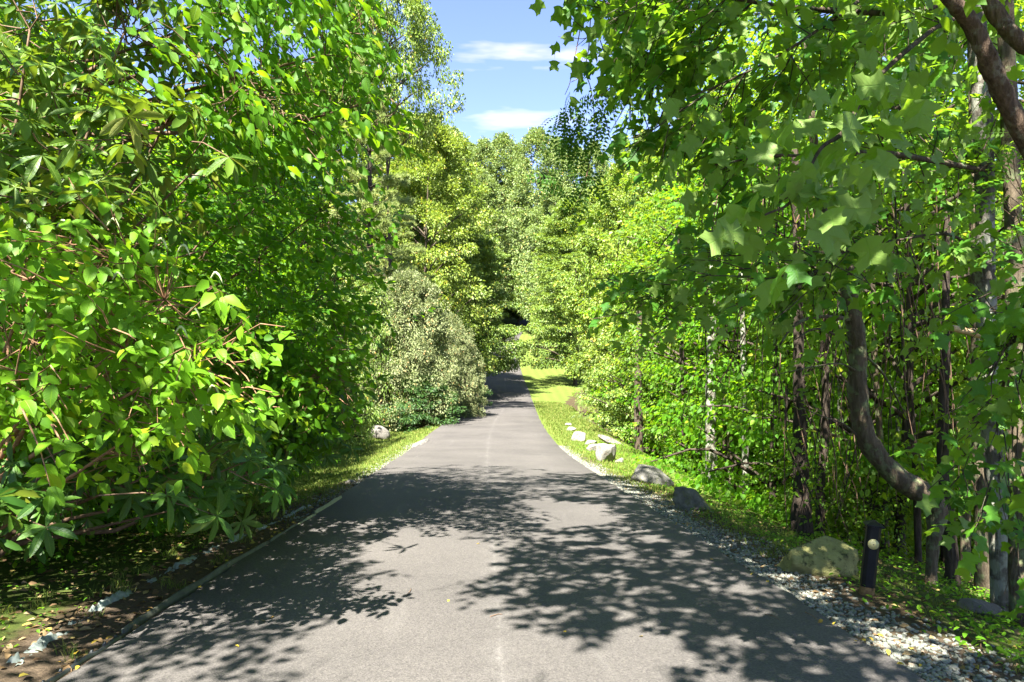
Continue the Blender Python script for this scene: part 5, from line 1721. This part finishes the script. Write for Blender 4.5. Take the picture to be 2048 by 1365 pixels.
Y = 3 + 9 * rs.uniform(0, 1, N); U = -(HALF + .5 + rs.uniform(0, 1, N) * 2.8); X = U + road_x(Y)
pos = np.stack([X, Y, ground_z(X, Y) + rs.uniform(.005, .04, N)], -1)
v, t, r = scatter('ovate_s', pos, norm(rs.normal(0, 1, (N, 3)) * (1, 1, .3)), norm(rs.normal(0, .3, (N, 3)) + (0, 0, 1)), rs.uniform(.018, .042, N), rs)
link('ground_cover', mesh_np('ground_cover', v, t, M['weed'], r), kind='stuff')['label'] = 'tiny seedlings in the moss of the left bank'
N = 5200
Y = 2.8 + 11 * rs.uniform(0, 1, N) ** 1.2; U = np.where(rs.uniform(0, 1, N) < .62, -(HALF + .06 + rs.uniform(0, 1, N) ** 1.2 * 4.2), HALF + .1 + rs.uniform(0, 1, N) * 5); X = U + road_x(Y)
pos = np.stack([X, Y, ground_z(X, Y) + .012], -1)
v, t, r = scatter('ovate_s', pos, norm(rs.normal(0, 1, (N, 3)) * (1, 1, .12)), norm(rs.normal(0, .38, (N, 3)) + (0, 0, 1)), rs.uniform(.025, .085, N), rs)
link('leaf_litter', mesh_np('leaf_litter', v, t, M['litter'], r), kind='stuff')['label'] = 'dry brown leaves on the ground'

# single fallen leaves and twigs on the asphalt
rs = RS(39)
fl = [mesh_np('fallen_leaf', *LEAF[k][:2], M['yellow_fall']) for k in ('ovate_s', 'round')]
spots = [(1537, 1162), (1646, 1256), (1754, 1287), (1793, 1345), (1517, 1233), (1710, 1299), (960, 1098), (1132, 1279), (548, 1250), (520, 1258), (898, 1215), (1285, 1290), (470, 1310), (1420, 1130), (1600, 1210), (640, 1130)]
for k, (x, y) in enumerate(spots):
    q = on_plane(x, y)
    o = thing('fallen_leaf', 'small yellow leaf lying on the asphalt', 'leaf', (q[0], q[1], float(road_z(q[1])) + .016), 'yellow leaves on the asphalt', fl[k % 2])
    s = rs.uniform(.028, .05)
    o.scale = (s, s, s); o.rotation_euler = (rs.normal(0, .25), rs.normal(0, .25), rs.uniform(0, 6.28))
for k in range(46):
    yy = rs.uniform(3.2, 9); u = (-HALF - rs.uniform(-.02, .12)) if k % 2 else (HALF + rs.uniform(-.05, .1))
    x = u + float(road_x(yy))
    o = thing('fallen_leaf', 'small yellow leaf caught along the left edging' if k % 2 else 'small yellow leaf at the border of asphalt and gravel', 'leaf', (x, yy, max(gz(x, yy), float(road_z(yy)) - .01) + .018), 'yellow leaves along the edging' if k % 2 else 'yellow leaves along the gravel', fl[k % 2])
    s = rs.uniform(.025, .05)
    o.scale = (s, s, s); o.rotation_euler = (rs.normal(0, .3), rs.normal(0, .3), rs.uniform(0, 6.28))
for (x0, y0, x1, y1, lab) in [(1610, 1240, 1640, 1262, 'thin dark twig lying near the right road edge'), (1530, 1245, 1560, 1256, 'short twig on the shaded asphalt'), (812, 1206, 822, 1190, 'curved brown twig on the sunlit asphalt'), (980, 1250, 1005, 1245, 'straight twig across the lane joint'), (1550, 1165, 1585, 1182, 'twig at the gravel border in front of the mossy boulder')]:
    a = Acc(); s, e = on_plane(x0, y0), on_plane(x1, y1)
    s[2] = float(road_z(s[1])) + .014; e[2] = float(road_z(e[1])) + .014
    tube(a, smooth_path([s, (s + e) / 2 + (.01, .015, .004), e], 4), [.004, .002], 5)
    thing('twig', lab, 'twig', s, None, a.mesh('twig', M['twig'], True, s))
